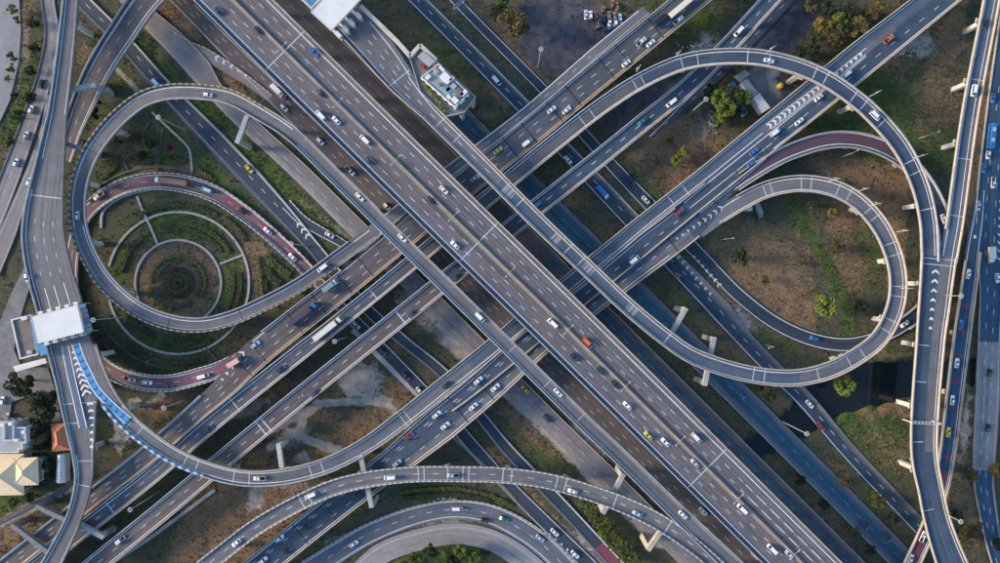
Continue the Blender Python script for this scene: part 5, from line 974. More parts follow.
B.add('frame', ring(MB(), B.poly, .5, 20.6, 21.0), 'wall_white'); [B.add('post', MB().box((p[0], p[1], 18.8), (.3, .3, 4)), 'wall_white') for p in B.poly]
wl_ = thing('boundary_wall', 'cream capped wall stepping along the upper toll plaza edge', 'wall', (*P(398, 40, 17)[:2], 17.0)); wo = (-wl_.location.x, -wl_.location.y, -17.0)
for (p, q) in (((360.5, 5), (398, 41.5)), ((398, 41.5), (410, 55.5)), ((410, 55.5), (420, 44.5)), ((420, 44.5), (436, 59.5))): MB().beam(P(*p, 19.4), P(*q, 19.4), 1.5, 2.6).build('wall_section', M['conc_pale'], wl_, wo)
pf = Bld('office_platform', 'raised platform beside the upper toll plaza carrying the toll office', 'platform', [(409, 57), (420, 45.5), (437, 61), (476, 97), (464, 113), (446, 117), (436, 108), (420, 92)], 16.94); pf.add('deck', MB().prism(pf.poly, 15.2, 16.94), 'conc_dark'); pf.add('edge_wall', ring(MB(), pf.poly, .35, 16.9, 17.8), 'conc')
for p in ((430, 62), (472, 97), (461, 110), (448, 85)): pf.add('pier', MB().box((*P(*p, 15)[:2], 7.2), (1.6, 1.6, 15.6), .78), 'conc_pale')
B = Bld('toll_office', 'toll office with a weathered green roof and rooftop units on the platform', 'office', [(420.5, 77), (438.5, 63), (469, 93), (455, 107.5)], 21, base_z=16.95); B.walls('wall_white', .4); B.flat('roof_green', .5); B.windows((18.8,))
for x, y, w_, l_, mt in ((446, 78, 4.5, 3.2, 'roof_white'), (454, 86, 2.0, 1.6, 'roof_grey'), (459, 93, 3.6, 2.6, 'roof_brown'), (436, 71, 2.2, 1.4, 'roof_grey'), (455, 100, 2.8, 2.0, 'roof_white'), (464, 93, 1.5, 3.0, 'roof_white'), (428, 77, 1.6, 2.2, 'roof_white'), (440, 84, 1.2, 1.2, 'roof_brown'), (449, 97, 1.8, 1.2, 'roof_white'), (442, 69, 2.6, 1.0, 'roof_white'), (452, 79, 1.2, 2.4, 'roof_grey')): B.add('roof_unit', MB().box((*P(x, y, 21)[:2], 21.0), (w_, l_, 1.1), -.78), mt)
for x, y in ((449, 90), (456, 91), (447, 88)): B.add('roof_panel', MB().box((*P(x, y, 21)[:2], 20.6), (2.4, 1.8, .25), -.78), 'roof_blue')
B = Bld('parking_roof', 'pale grey parking roof in the corner of the upper plaza wall', 'canopy', [(417, 56.5), (422.5, 51), (434.5, 61), (429, 67)], 20, base_z=16.95); [B.add('roof_sheet', MB().prism([tuple(Vector(B.poly[0]) + (Vector(B.poly[3]) - Vector(B.poly[0])) * (i / 5 + .01)), tuple(Vector(B.poly[1]) + (Vector(B.poly[2]) - Vector(B.poly[1])) * (i / 5 + .01)), tuple(Vector(B.poly[1]) + (Vector(B.poly[2]) - Vector(B.poly[1])) * ((i + 1) / 5 - .01)), tuple(Vector(B.poly[0]) + (Vector(B.poly[3]) - Vector(B.poly[0])) * ((i + 1) / 5 - .01))], 19.8, 20), 'roof_grey') for i in range(5)]; [B.add('post', MB().box((p[0], p[1], 18.3), (.2, .2, 2.9)), 'steel') for p in inset_poly(B.poly, .3)]
spawn_later = [('hatchback', 'red', (424.5, 67, 16.95), -40, 'small red car parked at the corner of the pale grey parking roof')]
hd = thing('planter', 'planter of lime and yellow shrubs beside the toll office', 'planter', (*P(437, 100, 17)[:2], 16.95)); ho = (-hd.location.x, -hd.location.y, -16.95)
MB().beam(P(425, 84, 17.3), P(446, 112, 17.3), 1.0, .4).build('trough', M['conc'], hd, ho); n = 420; t = rng.random(n); C = np.stack([np.interp(t, [0, 1], [P(425, 84, 17)[i], P(446, 112, 17)[i]]) + rng.normal(0, .45, n) for i in range(2)] + [17.2 + rng.random(n) * .9], 1); V, F = leaf_quads(C, .5, .8, 3); link('foliage', npmesh('foliage', V, F), M['leaf_lime'], hd, ho)
# sheds by the tree clump, upper right
def shed(label, quad, h, mat, n, slope=.5):
    B = Bld('shed', label, 'shed', quad, h, 'sheds by the tree clump'); B.walls('wall_white', .2); a, b_, c, d = [Vector(p) for p in B.poly]
    for i in range(n):
        t0, t1 = i / n + .006, (i + 1) / n - .006; q = [a + (d - a) * t0, b_ + (c - b_) * t0, b_ + (c - b_) * t1, a + (d - a) * t1]; z = [h + slope, h, h, h + slope]
        pts = [(p.x, p.y, zz) for p, zz in zip(q, z)]; B.add('roof_sheet', MB().add(pts + [(x, y, zz - .12) for x, y, zz in pts], [(3, 2, 1, 0), (4, 5, 6, 7), (0, 1, 5, 4), (1, 2, 6, 5), (2, 3, 7, 6), (3, 0, 4, 7)]), mat)
    return B
shed('long shed with a grey sheet roof beside the tree clump', [(740.5, 83), (746.5, 78.5), (758.5, 92.5), (752.5, 97)], 4.5, 'sheet_grey', 6); shed('long shed with a clean white sheet roof below the grey roofed one', [(753, 97.8), (759.5, 93), (770.5, 107.5), (763, 112.5)], 4.8, 'roof_white', 6)
shed('rusty grey shack with patched sheets above the grey roofed shed', [(737, 74), (745, 69), (750, 74), (743, 80)], 3.5, 'sheet_grey', 4, .3); shed('small shed with a light blue sheet roof at the foot of the tree clump', [(737, 109), (743, 105), (748, 112), (744, 116)], 3.2, 'roof_blue', 3, .3); shed('tiny shed with a faded blue roof at the top of the tree clump', [(730, 83), (734, 81), (737, 85), (733, 87)], 3, 'roof_blue', 2, .2)
shed('white site hut beside the loop ramp in the right field', [(747, 206), (752.5, 206), (752.5, 210.5), (747, 210.5)], 2.8, 'roof_white', 3, .2)
tn = thing('water_tank', 'small round yellow tank standing on the dark ground right of the white shed', 'tank', P(779, 86.5, 0)); m = MB(); m.tube((0, 0, -.3), (0, 0, 1.9), 1.25, 1.25, 16); m.build('tank_body', pmat('yellow'), tn); MB().tube((0, 0, 1.9), (0, 0, 2.3), 1.25, .5, 16).build('tank_top', pmat('yellow'), tn); MB().tube((0, 0, 2.3), (0, 0, 2.45), .35, .35, 10).build('lid', pmat('yellow'), tn)

# ------------------------------------------------------------------ lamps and gantries
def high_mast(px, py, label, h=24):
    x, y, _ = P(px, py, h); root = thing('high_mast_light', label, 'mast light', (x, y, 0), random.uniform(0, 1), 'high mast lights'); MB().tube((0, 0, -.4), (0, 0, h), .28, .14, 8).build('pole', M['steel'], root)
    hd_ = MB(); [hd_.tube((math.cos(i * math.pi / 6) * .5, math.sin(i * math.pi / 6) * .5, h), (math.cos((i + 1) * math.pi / 6) * .5, math.sin((i + 1) * math.pi / 6) * .5, h), .07, .08, 5) for i in range(12)]; ho_ = hd_.build('ring', M['steel_white'], root)
    for i in range(8): c_, s__ = math.cos(i * math.pi / 4), math.sin(i * math.pi / 4); m = MB(); m.box((.82 * c_, .82 * s__, h - .1), (.5, .26, .22), i * math.pi / 4); m.build('lamp', M['steel_white'], ho_)
for p in ((158, 117, 'in the upper garden beside the dark road'), (93, 320, 'right of the left toll canopy'), (163.5, 408, 'between the red ramp and the orange lined carriageway'), (130, 510, 'in the green gap at lower left'), (334.5, 341.5, 'in the gap beside the long pale truck'), (291, 243.5, 'beside the red ramp at its right end'), (961, 522, 'right of the merged flyover near the bottom'), (961.5, 296, 'between the merged flyover and the slim ramp'), (807, 434, 'between the two diagonal roads at lower right'), (706, 99, 'at the left of the tree clump with the sheds'), (541, 49, 'at the edge of the dark mud field')): high_mast(p[0], p[1], 'high mast floodlight ' + p[2])
def street_lamp(base, head, z0, label, hgt=10, group='street lamps'):
    x, y, _ = P(*base, z0); hx, hy, _ = P(*head, z0 + hgt); d = Vector((hx - x, hy - y, 0)); L = d.length; d = d / max(L, .01); arm = min(2.4, L); bx, by = hx - d.x * arm, hy - d.y * arm
    root = thing('street_lamp', label, 'street lamp', (bx, by, z0), math.atan2(d.y, d.x), group); MB().tube((0, 0, -.3), (0, 0, hgt - .3), .13, .08, 7).build('pole', M['steel_white'], root); MB().tube((0, 0, hgt - .35), (arm, 0, hgt), .06, .05, 6).build('arm', M['steel_white'], root); MB().box((arm, 0, hgt), (.9, .4, .18)).build('lamp_head', M['steel_white'], root)
for b_, h_, z, lab in (((834, 161), (858, 150), 0, 'tall street lamp on the dry grass under the purple ramp'), ((908, 142), (939, 131.5), 0, 'tall street lamp on the grass right of the arc flyover'), ((713, 241), (733, 238), 0, 'street lamp on the dry field left of the right loop'), ((862, 191), (864, 188), 10.7, 'lamp on the outer parapet at the top of the right loop'), ((873, 206), (876, 202.5), 11, 'lamp on the outer parapet at the upper right of the right loop'), ((900, 232), (904, 230), 11.6, 'lamp on the outer parapet at the right of the right loop'), ((905, 288), (909, 288.5), 12, 'lamp on the outer parapet low on the right side of the right loop'), ((834, 181), (835, 178), 10, 'lamp on the outer parapet left of the top of the right loop'), ((917, 157), (923, 155), 15, 'lamp on the outside of the arc flyover'), ((873, 95), (877, 92), 16.6, 'lamp on the outside of the arc flyover near its shoulder'), ((770, 51), (771, 48), 17, 'lamp on top of the arc flyover'), ((677, 56), (677, 53), 15.5, 'lamp at the upper left of the arc flyover'), ((638, 70), (637, 68), 14, 'lamp on the rising part of the arc flyover'), ((766, 345), (769, 348), 0, 'short lamp on the verge below the slip loop')): street_lamp(b_, h_, z, lab)
rM = ROADS['M']
for i, (x, y) in enumerate(((284, 43), (341, 98), (398, 155.5), (456, 214), (513, 271), (570.5, 328), (626, 385), (681, 438.5), (740, 496), (798, 550))):
    z = 17.5 + 9; p = P(x, y, z); q = int(np.argmin(np.hypot(rM.C[:, 0] - p[0], rM.C[:, 1] - p[1]))); c = rM.C[q]; N = rM.N[q]
    root = thing('median_lamp', f'{("first", "second", "third", "fourth", "fifth", "sixth", "seventh", "eighth", "ninth", "tenth")[i]} double armed lamp from the top left along the motorway median', 'street lamp', (c[0], c[1], 17.8), math.atan2(N[1], N[0]), 'double armed lamps on the motorway median')
    MB().tube((0, 0, -.2), (0, 0, 8.8), .13, .08, 7).build('pole', M['steel_white'], root)
    for s in (-1, 1): MB().tube((0, 0, 8.6), (s * 2.1, 0, 9.0), .06, .05, 6).build('arm', M['steel_white'], root); MB().box((s * 2.4, 0, 9.0), (.9, .38, .16)).build('lamp_head', M['steel_white'], root)
def gantry(a, b_, z, lab, mat, zt=6.0, sign=None, dbl=True):
    A_, B_ = Vector(P(*a, z + zt)), Vector(P(*b_, z + zt)); c = (A_ + B_) / 2; root = thing('sign_gantry', lab, 'gantry', (c.x, c.y, z)); o = (-c.x, -c.y, -z); d = (B_ - A_).normalized(); n = Vector((-d.y, d.x, 0))
    for s in (-.45, .45) if dbl else (0,): MB().beam(A_ + n * s, B_ + n * s, .22, .25).build('girder', M[mat], root, o)
    if dbl:
        for i in range(9): p = A_ + (B_ - A_) * (i / 8.0); MB().beam(p - n * .45, p + n * .45, .12, .2).build('lattice_bar', M[mat], root, o)
    for p in (A_, B_): MB().box((p.x, p.y, z + zt / 2 - .3), (.4, .4, zt + .4)).build('post', M[mat], root, o)
    if sign: m = MB(); m.beam(A_ + n * .6 + (B_ - A_) * .12 + Vector((0, 0, .5)), A_ + n * .6 + (B_ - A_) * .88 + Vector((0, 0, .5)), .12, 2.2); m.build('sign_panel', M[sign], root, o)
M['sign_teal'] = plain('teal_sign', (.02, .17, .16), .5); M['sign_back'] = plain('sign_back', (.22, .25, .28), .5)
gantry((912, 422.5), (941, 424), 14, 'white lattice gantry across the merged flyover near the creek', 'steel_white'); gantry((453.5, 8.5), (464, -1), 0, 'grey sign gantry over the dark slip road at the top edge', 'steel', 7, 'sign_back'); gantry((643, 363.5), (655.5, 352), 0, 'teal sign gantry over the brown frontage road', 'sign_teal', 7, 'sign_teal', False)

# ------------------------------------------------------------------ vehicles
def loft(st, sec):
    """st: list of (x, hw, zlo, zhi); chamfered hull"""
    v = []; f = []
    for x, w, z0, z1 in st:
        c = min(.13, (z1 - z0) * .35)
        v += [(x, -w + .06, z0), (x, -w, z0 + .12), (x, -w, z1 - c), (x, -w + c * 1.1, z1), (x, w - c * 1.1, z1), (x, w, z1 - c), (x, w, z0 + .12), (x, w - .06, z0)]
    n = len(st)
    for i in range(n - 1):
        for e in range(8):
            g = (e + 1) % 8; f.append((8 * i + g, 8 * i + e, 8 * i + 8 + e, 8 * i + 8 + g))
    f.append(tuple(range(8))); f.append(tuple(8 * (n - 1) + e for e in range(7, -1, -1)))
    return v, f
def frustum(x0, x1, w0, z0, X0, X1, W0, z1):
    v = [(x0, -w0, z0), (x1, -w0, z0), (x1, w0, z0), (x0, w0, z0), (X0, -W0, z1), (X1, -W0, z1), (X1, W0, z1), (X0, W0, z1)]
    return v, [(3, 2, 1, 0), (4, 5, 6, 7), (0, 1, 5, 4), (1, 2, 6, 5), (2, 3, 7, 6), (3, 0, 4, 7)]
def pane(q, inset=.08, push=.015):
    q = [Vector(p) for p in q]; c = sum(q, Vector()) / 4; n = (q[1] - q[0]).cross(q[3] - q[0]).normalized()
    o = [p + (c - p) * inset + n * push for p in q]; i_ = [p + (c - p) * inset - n * .02 for p in q]
    return [tuple(p) for p in o + i_], [(0, 1, 2, 3), (0, 4, 5, 1), (1, 5, 6, 2), (2, 6, 7, 3), (3, 7, 4, 0)]
def wheel_mb(x, y, r=.32, w=.22):
    m = MB(); m.tube((x, y - w / 2, r), (x, y + w / 2, r), r, r, 10); return m
def specs(kind):
    """list of (part, MB, material key); x forward; metres"""
    L = []
    def A(n, mb, k): L.append((n, mb, k))
    def cabin(x0, x1, w0, z0, X0, X1, W0, z1, sides=1):
        v, f = frustum(x0, x1, w0, z0, X0, X1, W0, z1); A('roof', MB().add(v, f), 'paint'); p = v
        A('windscreen', MB().add(*pane([p[1], p[2], p[6], p[5]])), 'glass'); A('rear_window', MB().add(*pane([p[3], p[0], p[4], p[7]])), 'glass')
        A('side_window', MB().add(*pane([p[0], p[1], p[5], p[4]], .10)), 'glass'); A('side_window', MB().add(*pane([p[2], p[3], p[7], p[6]], .10)), 'glass')
    def lights(xf, xr, y, z, zr=None):
        for s in (-1, 1): A('headlight', MB().box((xf, s * y, z), (.16, .36, .14)), 'lamp_w')
        for s in (-1, 1): A('tail_light', MB().box((xr, s * y, zr or z + .1), (.12, .30, .16)), 'lamp_r')
    def wheels(xs, y, r=.32, w=.22):
        for x in xs:
            for s in (-1, 1): A('wheel', wheel_mb(x, s * y, r, w), 'tyre')
    if kind == 'sedan':
        A('body', MB().add(*loft([(-2.3, .70, .35, .78), (-2.15, .84, .28, .94), (-1.4, .90, .26, 1.0), (0, .91, .26, .98), (1.15, .90, .26, .95), (2.0, .84, .28, .80), (2.3, .66, .36, .66)], 0)), 'paint')
        cabin(-1.75, 1.0, .82, .95, -1.1, .22, .63, 1.46); wheels((-1.38, 1.42), .80); lights(2.2, -2.24, .58, .66, .84)
    elif kind == 'hatchback':
        A('body', MB().add(*loft([(-2.0, .74, .35, .95), (-1.9, .84, .28, 1.05), (-1.0, .89, .26, 1.03), (.2, .90, .26, 1.0), (1.1, .88, .26, .97), (1.8, .82, .28, .86), (2.05, .66, .36, .70)], 0)), 'paint')
        cabin(-1.92, 1.05, .82, 1.0, -1.6, .25, .64, 1.58); wheels((-1.25, 1.3), .79); lights(1.97, -1.98, .6, .72, .95)
    elif kind == 'van':
        A('body', MB().add(*loft([(-2.6, .82, .4, 1.1), (-2.5, .92, .3, 1.2), (0, .95, .28, 1.2), (1.6, .94, .28, 1.15), (2.3, .88, .3, .95), (2.6, .72, .38, .75)], 0)), 'paint')
        cabin(-2.55, 2.15, .90, 1.12, -2.45, 1.2, .78, 2.05); wheels((-1.6, 1.65), .84, .34); lights(2.48, -2.6, .66, .78, 1.05)
    elif kind == 'pickup_truck':
        A('body', MB().add(*loft([(-.55, .88, .36, 1.0), (.2, .92, .34, 1.05), (1.4, .92, .34, 1.05), (2.3, .88, .36, .98), (2.6, .74, .42, .8)], 0)), 'paint')
        cabin(-.5, 1.45, .84, 1.0, -.35, .75, .68, 1.72)
        m = MB(); m.box((-1.6, 0, .55), (2.05, 1.66, .3)); A('cargo_bed', m, 'chassis')
        for s in (-1, 1): A('bed_side', MB().box((-1.6, s * .88, .78), (2.1, .1, .55)), 'paint')
        A('tailgate', MB().box((-2.68, 0, .78), (.1, 1.66, .52)), 'paint'); wheels((-1.65, 1.65), .82, .37); lights(2.5, -2.70, .72, .85, .9)
    elif kind == 'box_truck':
        m = MB(); m.box((0, 0, .62), (7.4, .9, .35)); A('chassis', m, 'chassis')
        A('cab', MB().add(*loft([(2.1, 1.05, .5, 2.1), (2.3, 1.08, .45, 2.25), (3.3, 1.08, .45, 2.2), (3.75, 1.02, .45, 1.3), (3.9, .95, .5, 1.1)], 0)), 'paint')
        A('windscreen', MB().add(*pane([(3.76, -.98, 1.32), (3.76, .98, 1.32), (3.34, .92, 2.18), (3.34, -.92, 2.18)], .06, .03)), 'glass')
        m = MB(); m.box((-.9, 0, 2.1), (5.8, 2.3, 2.5)); A('cargo_box', m, 'cargo'); m = MB(); m.box((-.9, 0, 3.37), (5.6, 2.1, .05)); A('box_roof', m, 'cargo')
        wheels((-2.4, 2.8), .95, .45, .3); lights(3.9, -3.78, .75, .8)
    elif kind == 'articulated_truck':
        m = MB(); m.box((5.2, 0, .7), (5.6, 1.0, .4)); A('chassis', m, 'chassis')
        A('cab', MB().add(*loft([(5.6, 1.15, .55, 2.7), (5.8, 1.2, .5, 2.9), (7.3, 1.2, .5, 2.8), (7.75, 1.15, .5, 1.5), (7.9, 1.05, .55, 1.2)], 0)), 'paint')
        A('windscreen', MB().add(*pane([(7.76, -1.1, 1.52), (7.76, 1.1, 1.52), (7.34, 1.05, 2.78), (7.34, -1.05, 2.78)], .06, .03)), 'glass')
        m = MB(); m.box((-1.6, 0, 2.4), (12.4, 2.45, 2.6)); tr = m; A('trailer', tr, 'cargo'); m = MB()
        for i in range(11): m.box((-7.2 + i * 1.12, 0, 3.715), (.12, 2.4, .05))
        A('roof_rib', m, 'cargo'); wheels((-6.6, -5.4, 3.6, 6.7), 1.0, .5, .3); lights(7.88, -7.84, .85, .8)
    elif kind == 'bus':
        A('body', MB().add(*loft([(-5.9, 1.18, .4, 2.9), (-5.7, 1.25, .35, 3.1), (5.5, 1.25, .35, 3.1), (5.85, 1.15, .4, 2.7)], 0)), 'paint')
        A('windscreen', MB().add(*pane([(5.87, -1.1, 1.3), (5.87, 1.1, 1.3), (5.70, 1.05, 2.8), (5.70, -1.05, 2.8)], .06, .03)), 'glass')
        for s in (-1, 1):
            for i in range(7): A('side_window', MB().box((-4.8 + i * 1.45, s * 1.255, 2.2), (1.25, .04, .8)), 'glass')
        for x in (-3, 2): A('roof_unit', MB().box((x, 0, 3.2), (1.8, 1.3, .25)), 'cargo')
        wheels((-3.6, 3.9), 1.08, .48, .3); lights(5.85, -5.92, .85, .8)
    elif kind == 'pull_cart': pass
    return L
CACHE = {}
def spawn(kind, paint_c, cargo_c, loc, rz, label, group, cat, name=None):
    root = thing(name or kind, label, cat, loc, rz, group); key = (kind, paint_c, cargo_c)
    if key not in CACHE:
        CACHE[key] = []
        for n, mb, k in specs(kind):
            me = mesh(n, mb.v, mb.f); me.materials.append(pmat(paint_c) if k == 'paint' else pmat(cargo_c or paint_c) if k == 'cargo' else M[k]); CACHE[key].append((n, me))
    root.scale = (.93, .93, .93)
    for n, me in CACHE[key]:
        o = bpy.data.objects.new(n, me); COL.objects.link(o); o.parent = root
    return root
W_, SI, GY_, BK, DB, BL, LB, RD, YE, LY, GN, OR, TE, PK, CR, GG = 'white', 'silver', 'grey', 'black', 'dark blue', 'blue', 'light blue', 'red', 'yellow', 'lime yellow', 'green', 'orange', 'teal', 'pink', 'cream', 'grey green'
s_, h_, v_, p_, t_, T_, b_ = 'sedan', 'hatchback', 'van', 'pickup_truck', 'box_truck', 'articulated_truck', 'bus'
ROADNAME = dict(M='the wide central motorway', RL='the ramp looping round the garden', B1='the orange lined carriageway', RA='the narrow arc flyover', RV='the top right flyover', V='the merged right flyover', B3='the lone two lane carriageway', RS='the ramp to the toll plaza', B5='the wide lower carriageway', R2='the ramp round the dry field', RP='the purple ramp', RT='the toll plaza road', RU='the broad low ramp', RF='the bowed bottom flyover', RP2='the red ramp by the garden', RQ='the slim red barred ramp', GC='the dark road northeast of the motorway', GD='the dark slip road', GE1='the brown frontage road', GE2='the blue ground road', GW1='the dark road beside the motorway', GW2='the old grey ground road', G1='the left ground road', G1B='the left slip lane', GB='the thin lower ground road', GL1='the far left road', GL2='the far left lower road', GR='the far right road', GF='the curved bottom road', YARD='the yard')
CARS = [
 ('GL1', 42, 84, s_, BK), ('GL1', 32, 110, h_, W_), ('GL1', 27, 136, h_, W_), ('GL1', 17, 163, h_, W_), ('GL2', 30, 182, h_, W_), ('G1', 157.5, 84, v_, W_),
 ('M', 218, 11, s_, DB), ('M', 258, 30, s_, BK), ('M', 314, 52, s_, BL), ('M', 320.5, 93, s_, DB), ('M', 321, 115.5, v_, W_), ('M', 336.5, 120.5, s_, W_), ('M', 365, 140, v_, W_), ('M', 368.5, 160.5, s_, DB), ('M', 444, 190, s_, W_), ('M', 431, 200, s_, BK), ('M', 455, 245, s_, W_), ('M', 552.6, 323, v_, W_), ('M', 587.5, 342.5, v_, OR), ('M', 573.5, 357, s_, BK), ('M', 599.5, 370.5, s_, DB), ('M', 614.5, 384, s_, BK), ('M', 627, 405.5, s_, W_), ('M', 648, 435.5, s_, LY), ('M', 665, 442, s_, W_), ('M', 695.7, 437.5, v_, W_), ('M', 694.5, 463, s_, LB), ('M', 741.5, 508.5, v_, W_), ('M', 771.4, 548.5, v_, W_), ('M', 788.6, 554, s_, SI),
 ('GW1', 279, 92, t_, W_, W_), ('GW1', 284.5, 108, h_, W_), ('GW1', 320.6, 141.5, h_, W_), ('GW1', 350.5, 171, p_, W_), ('GW1', 387, 206.5, h_, W_), ('GW1', 703, 511, s_, LB), ('GW1', 754.6, 555, h_, W_),
 ('RL', 78.5, 216, h_, LB), ('RL', 208.5, 95, h_, W_), ('RL', 360, 197, s_, W_), ('RL', 402.5, 238, s_, W_), ('RL', 480, 317, v_, W_), ('RL', 558, 392.5, s_, W_), ('RL', 682.6, 514.5, s_, W_), ('RL', 323, 268, v_, W_),
 ('G1', 249.5, 169, s_, YE), ('G1B', 330, 235, s_, W_), ('RP2', 207.5, 190, v_, LB), ('RP2', 242, 211, s_, BK), ('RP2', 99.5, 196, p_, W_), ('RP2', 173, 182.2, T_, W_, 'brown'), ('RP2', 268, 231, s_, W_), ('RP2', 293, 257, s_, W_), ('RP2', 148, 382.5, s_, W_), ('RP2', 169, 386, s_, 'purple'), ('RP2', 131, 379, p_, SI), ('RP2', 204, 376, v_, W_), ('RP2', 237, 361.5, t_, 'dark blue', PK), ('RP2', 256, 344.5, s_, LB),
 ('GC', 496.5, 81, v_, W_), ('GC', 568, 160, s_, W_), ('GC', 602, 192.5, t_, W_, BL), ('GC', 676, 273.5, s_, RD), ('GC', 809, 404, s_, W_), ('GC', 820, 426, s_, RD), ('GD', 645.5, 200, s_, W_), ('GD', 631, 180, s_, DB),
 ('B1', 551.5, 110, s_, W_), ('B1', 566.5, 110.5, s_, W_), ('B1', 626, 63.5, s_, W_), ('B1', 641, 42, p_, W_), ('B1', 650.5, 43.5, s_, W_), ('B1', 660, 21, t_, BK, BK), ('B1', 678, 20.5, p_, W_), ('B1', 682, 7, T_, W_, CR), ('B1', 498, 150.5, s_, LY), ('B1', 527, 143, v_, W_), ('B1', 475, 178, s_, SI), ('B1', 331, 286, t_, W_, GG), ('B1', 304, 314, T_, BL, 'purple'),
 ('RA', 768.5, 61, s_, W_), ('RA', 874, 116, v_, W_), ('RA', 329, 328.5, T_, CR, CR), ('RA', 281, 369, s_, DB), ('RA', 209, 429, s_, DB),
 ('B3', 738, 32, v_, W_), ('B3', 671, 103, v_, W_), ('B3', 537, 205, s_, BL), ('B3', 642, 121.6, s_, TE), ('B3', 456, 278, s_, DB), ('B3', 412, 314, s_, DB), ('B3', 315, 393, s_, DB), ('B3', 121, 540, p_, W_),
 ('RV', 972.5, 91, v_, W_), ('RV', 983.5, 24, s_, BK), ('B5', 888, 39.5, p_, OR), ('B5', 846.5, 74, v_, W_), ('B5', 818, 98, s_, W_), ('B5', 798.6, 121.7, s_, W_), ('B5', 774.6, 132.5, v_, W_), ('B5', 753, 152, s_, BL), ('B5', 751, 163, s_, BL), ('B5', 679, 212, s_, RD), ('B5', 634, 260, v_, W_), ('B5', 478.5, 380.5, s_, W_), ('B5', 495.5, 387.5, s_, W_), ('B5', 473.5, 406.5, s_, W_), ('B5', 437, 414.5, s_, W_), ('B5', 445.5, 425.6, s_, W_), ('B5', 409, 436, s_, RD), ('B5', 397.5, 463, s_, LB), ('B5', 280, 538, s_, W_), ('B5', 263.5, 560, s_, W_), ('B5', 306.6, 526.5, s_, BK), ('B5', 287, 550, s_, BK), ('B5', 360, 494, s_, BK),
 ('RS', 446, 385, s_, BK), ('RS', 260, 478, p_, CR), ('RF', 311, 495, v_, W_), ('RF', 237, 542.5, s_, W_), ('RF', 390, 477, v_, W_), ('RF', 453, 475, p_, LB), ('RF', 572.6, 491, s_, W_), ('RF', 637, 513.5, s_, LB),
 ('GB', 356.5, 325, s_, LB), ('GB', 406, 376, s_, 'purple'), ('GB', 420, 391, s_, W_), ('GB', 554.6, 532, s_, W_), ('GB', 575, 554, s_, W_), ('GB', 382, 351, s_, DB),
 ('GW2', 525, 389.5, s_, YE), ('GW2', 546.6, 418, s_, DB), ('GE2', 740.5, 395, s_, BL), ('GE2', 864, 525, s_, BK), ('GE2', 886.5, 536.5, s_, BK),
 ('GF', 354, 543.5, s_, W_), ('GF', 457.5, 508, v_, W_), ('GF', 503.5, 518.5, s_, GN), ('GF', 485, 520, h_, BK), ('GF', 540, 538, s_, LB),
 ('GR', 992, 98, s_, BL), ('GR', 989, 137, b_, BL, LB), ('GR', 987, 155, h_, W_), ('GR', 992, 183, p_, W_), ('GR', 982.7, 168, s_, BL), ('GR', 977.5, 206, s_, LB), ('GR', 972.8, 238, s_, W_), ('RQ', 967.5, 274, s_, W_), ('GR', 989, 255, t_, W_, CR), ('GR', 996.6, 278, s_, W_), ('GR', 988.5, 373, h_, BK), ('GR', 987, 428, h_, BK), ('RQ', 960, 325, s_, BL), ('RQ', 956, 363, s_, W_), ('RQ', 951.5, 400, s_, W_), ('RQ', 947.5, 432, s_, YE), ('RQ', 910, 558.5, s_, LB), ('RQ', 922, 536, p_, W_),
 ('RP', 942.7, 219, s_, W_), ('RP', 904, 324, s_, W_), ('RP', 814, 338.5, s_, BL), ('RT', 28, 277.5, h_, W_),
]
FWD = dict(GL1=-1, GL2=-1, G1=1, GW1=1, RL=1, RP2=-1, GC=1, GD=1, B1=1, RA=1, B3=-1, RV=1, B5=-1, RS=1, RF=-1, GB=1, GW2=-1, GE2=1, GF=1, GR=1, RQ=-1, RP=1, RT=1, G1B=1)
NICE = {'sedan': 'car', 'hatchback': 'hatchback', 'van': 'van', 'pickup_truck': 'pickup', 'box_truck': 'box truck', 'articulated_truck': 'articulated truck', 'bus': 'bus'}
CATS = {'sedan': 'car', 'hatchback': 'car', 'van': 'van', 'pickup_truck': 'pickup', 'box_truck': 'truck', 'articulated_truck': 'truck', 'bus': 'bus'}
ORD = ['first', 'second', 'third', 'fourth', 'fifth', 'sixth', 'seventh', 'eighth', 'ninth', 'tenth', 'eleventh', 'twelfth', 'thirteenth']
grp = {}
for c in CARS: grp.setdefault((c[0], c[3], c[4], c[5] if len(c) > 5 else None), []).append(c)
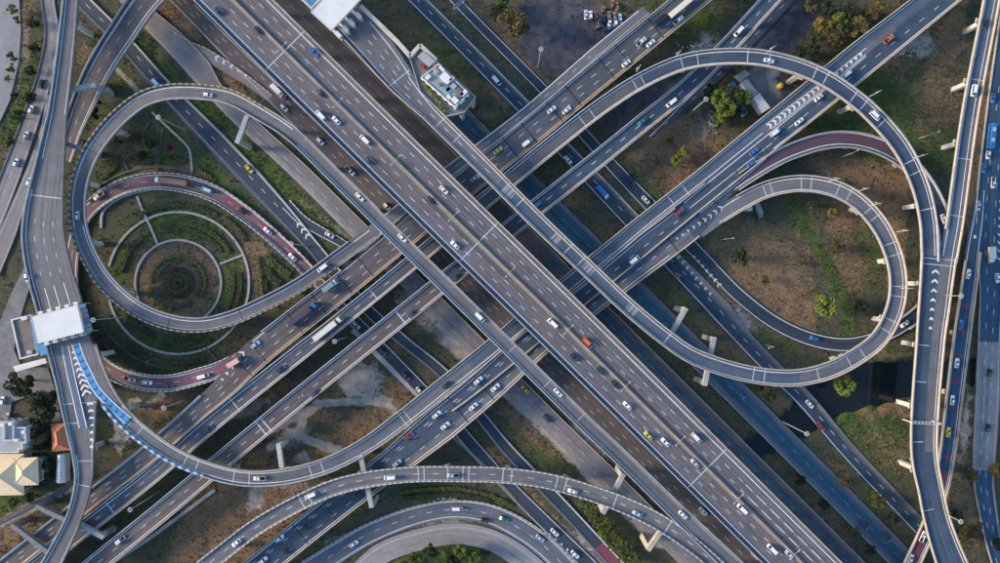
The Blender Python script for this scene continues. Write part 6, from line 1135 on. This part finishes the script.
for (key, kind, colr, cargo), cs in grp.items():
    r = ROADS[key]; cs.sort(key=lambda c: c[1] if r.px[:, 0].std() * 1.0 >= r.px[:, 1].std() else c[2])
    axis = 'left' if r.px[:, 0].std() >= r.px[:, 1].std() else 'top'
    for i, c in enumerate(cs):
        q = r.near(c[1], c[2])
        x, y, z = P(c[1], c[2], r.C[q, 2]); 
        sgn = FWD.get(key, 1)
        if key == 'M': sgn = 1 if (np.array([x, y]) - r.C[q, :2]) @ r.N[q] < 0 else -1
        T = r.T[q] * sgn
        extra = f' with {cargo} cargo body' if cargo and cargo != colr and kind in ('box_truck', 'articulated_truck') else ''
        what = f'{colr} {NICE[kind]}{extra}'
        if colr in ('yellow', 'lime yellow') and kind == 'sedan': what = f'{colr} taxi car'
        lab = f'{what} driving on {ROADNAME[key]}' if len(cs) == 1 else f'{ORD[i]} {what} from the {axis} on {ROADNAME[key]}'
        spawn(kind, colr, cargo, (x, y, z + .012), math.atan2(T[1], T[0]), lab, f'vehicles on {ROADNAME[key]}', CATS[kind])
# parked wrecks in the yard by the mud field, and two cars in the lower left yard
wrk = [(586, 15, LB, 92), (590.5, 15.5, W_, 90), (596, 16, 'purple', 95), (600, 20, DB, 88), (604, 19.5, BK, 92), (609, 16, GY_, 88), (609.5, 21.5, W_, 93), (614.5, 17, GY_, 90), (615.5, 22, W_, 94), (620, 19, LB, 97), (598.5, 27, 'brown', 20), (606, 29, DB, 30), (610, 28, BL, 25), (612, 5, 'brown', 80), (617, 7, 'brown', 100), (602, 11, 'brown', 60)]
seen = {}
for i, (x, y, c_, d) in enumerate(wrk):
    n_ = seen.get(c_, 0); seen[c_] = n_ + 1; tot = sum(1 for w in wrk if w[2] == c_)
    lab = f'{c_} wrecked car parked in the scrap yard by the mud' if tot == 1 else f'{ORD[n_]} {c_} wrecked car listed from the upper left in the scrap yard by the mud' if 0 else f'{ORD[n_]} {c_} wrecked car from the {"top" if c_ == "brown" else "left"} in the scrap yard'
    spawn('hatchback' if i % 3 else 'sedan', c_, None, P(x, y, 0)[:2] + (-.05,), math.radians(d), lab, 'wrecked cars in the scrap yard', 'car')
spawn('hatchback', W_, None, P(4, 400.5)[:2] + (.2,), math.radians(85), 'upper white hatchback parked in the lower left yard', 'cars in the lower left yard', 'car')
spawn('hatchback', 'silver', None, P(9.5, 417)[:2] + (.2,), math.radians(95), 'silver hatchback parked in front of the stepped grey house', 'cars in the lower left yard', 'car')
spawn('hatchback', BL, None, P(40.5, 394)[:2] + (.3,), math.radians(-35), 'small blue hatchback half hidden beside the dark bushes', 'cars in the lower left yard', 'car')
for kind, c_, p, d, lab in spawn_later: spawn(kind, c_, None, (*P(p[0], p[1], p[2])[:2], p[2] + .01), math.radians(d), lab, None, 'car')
sp_t = spawn('box_truck', 'grey', 'grey green', P(757.5, 211)[:2] + (-.1,), math.radians(-68), 'grey box truck parked beside the site hut in the right field', None, 'truck')
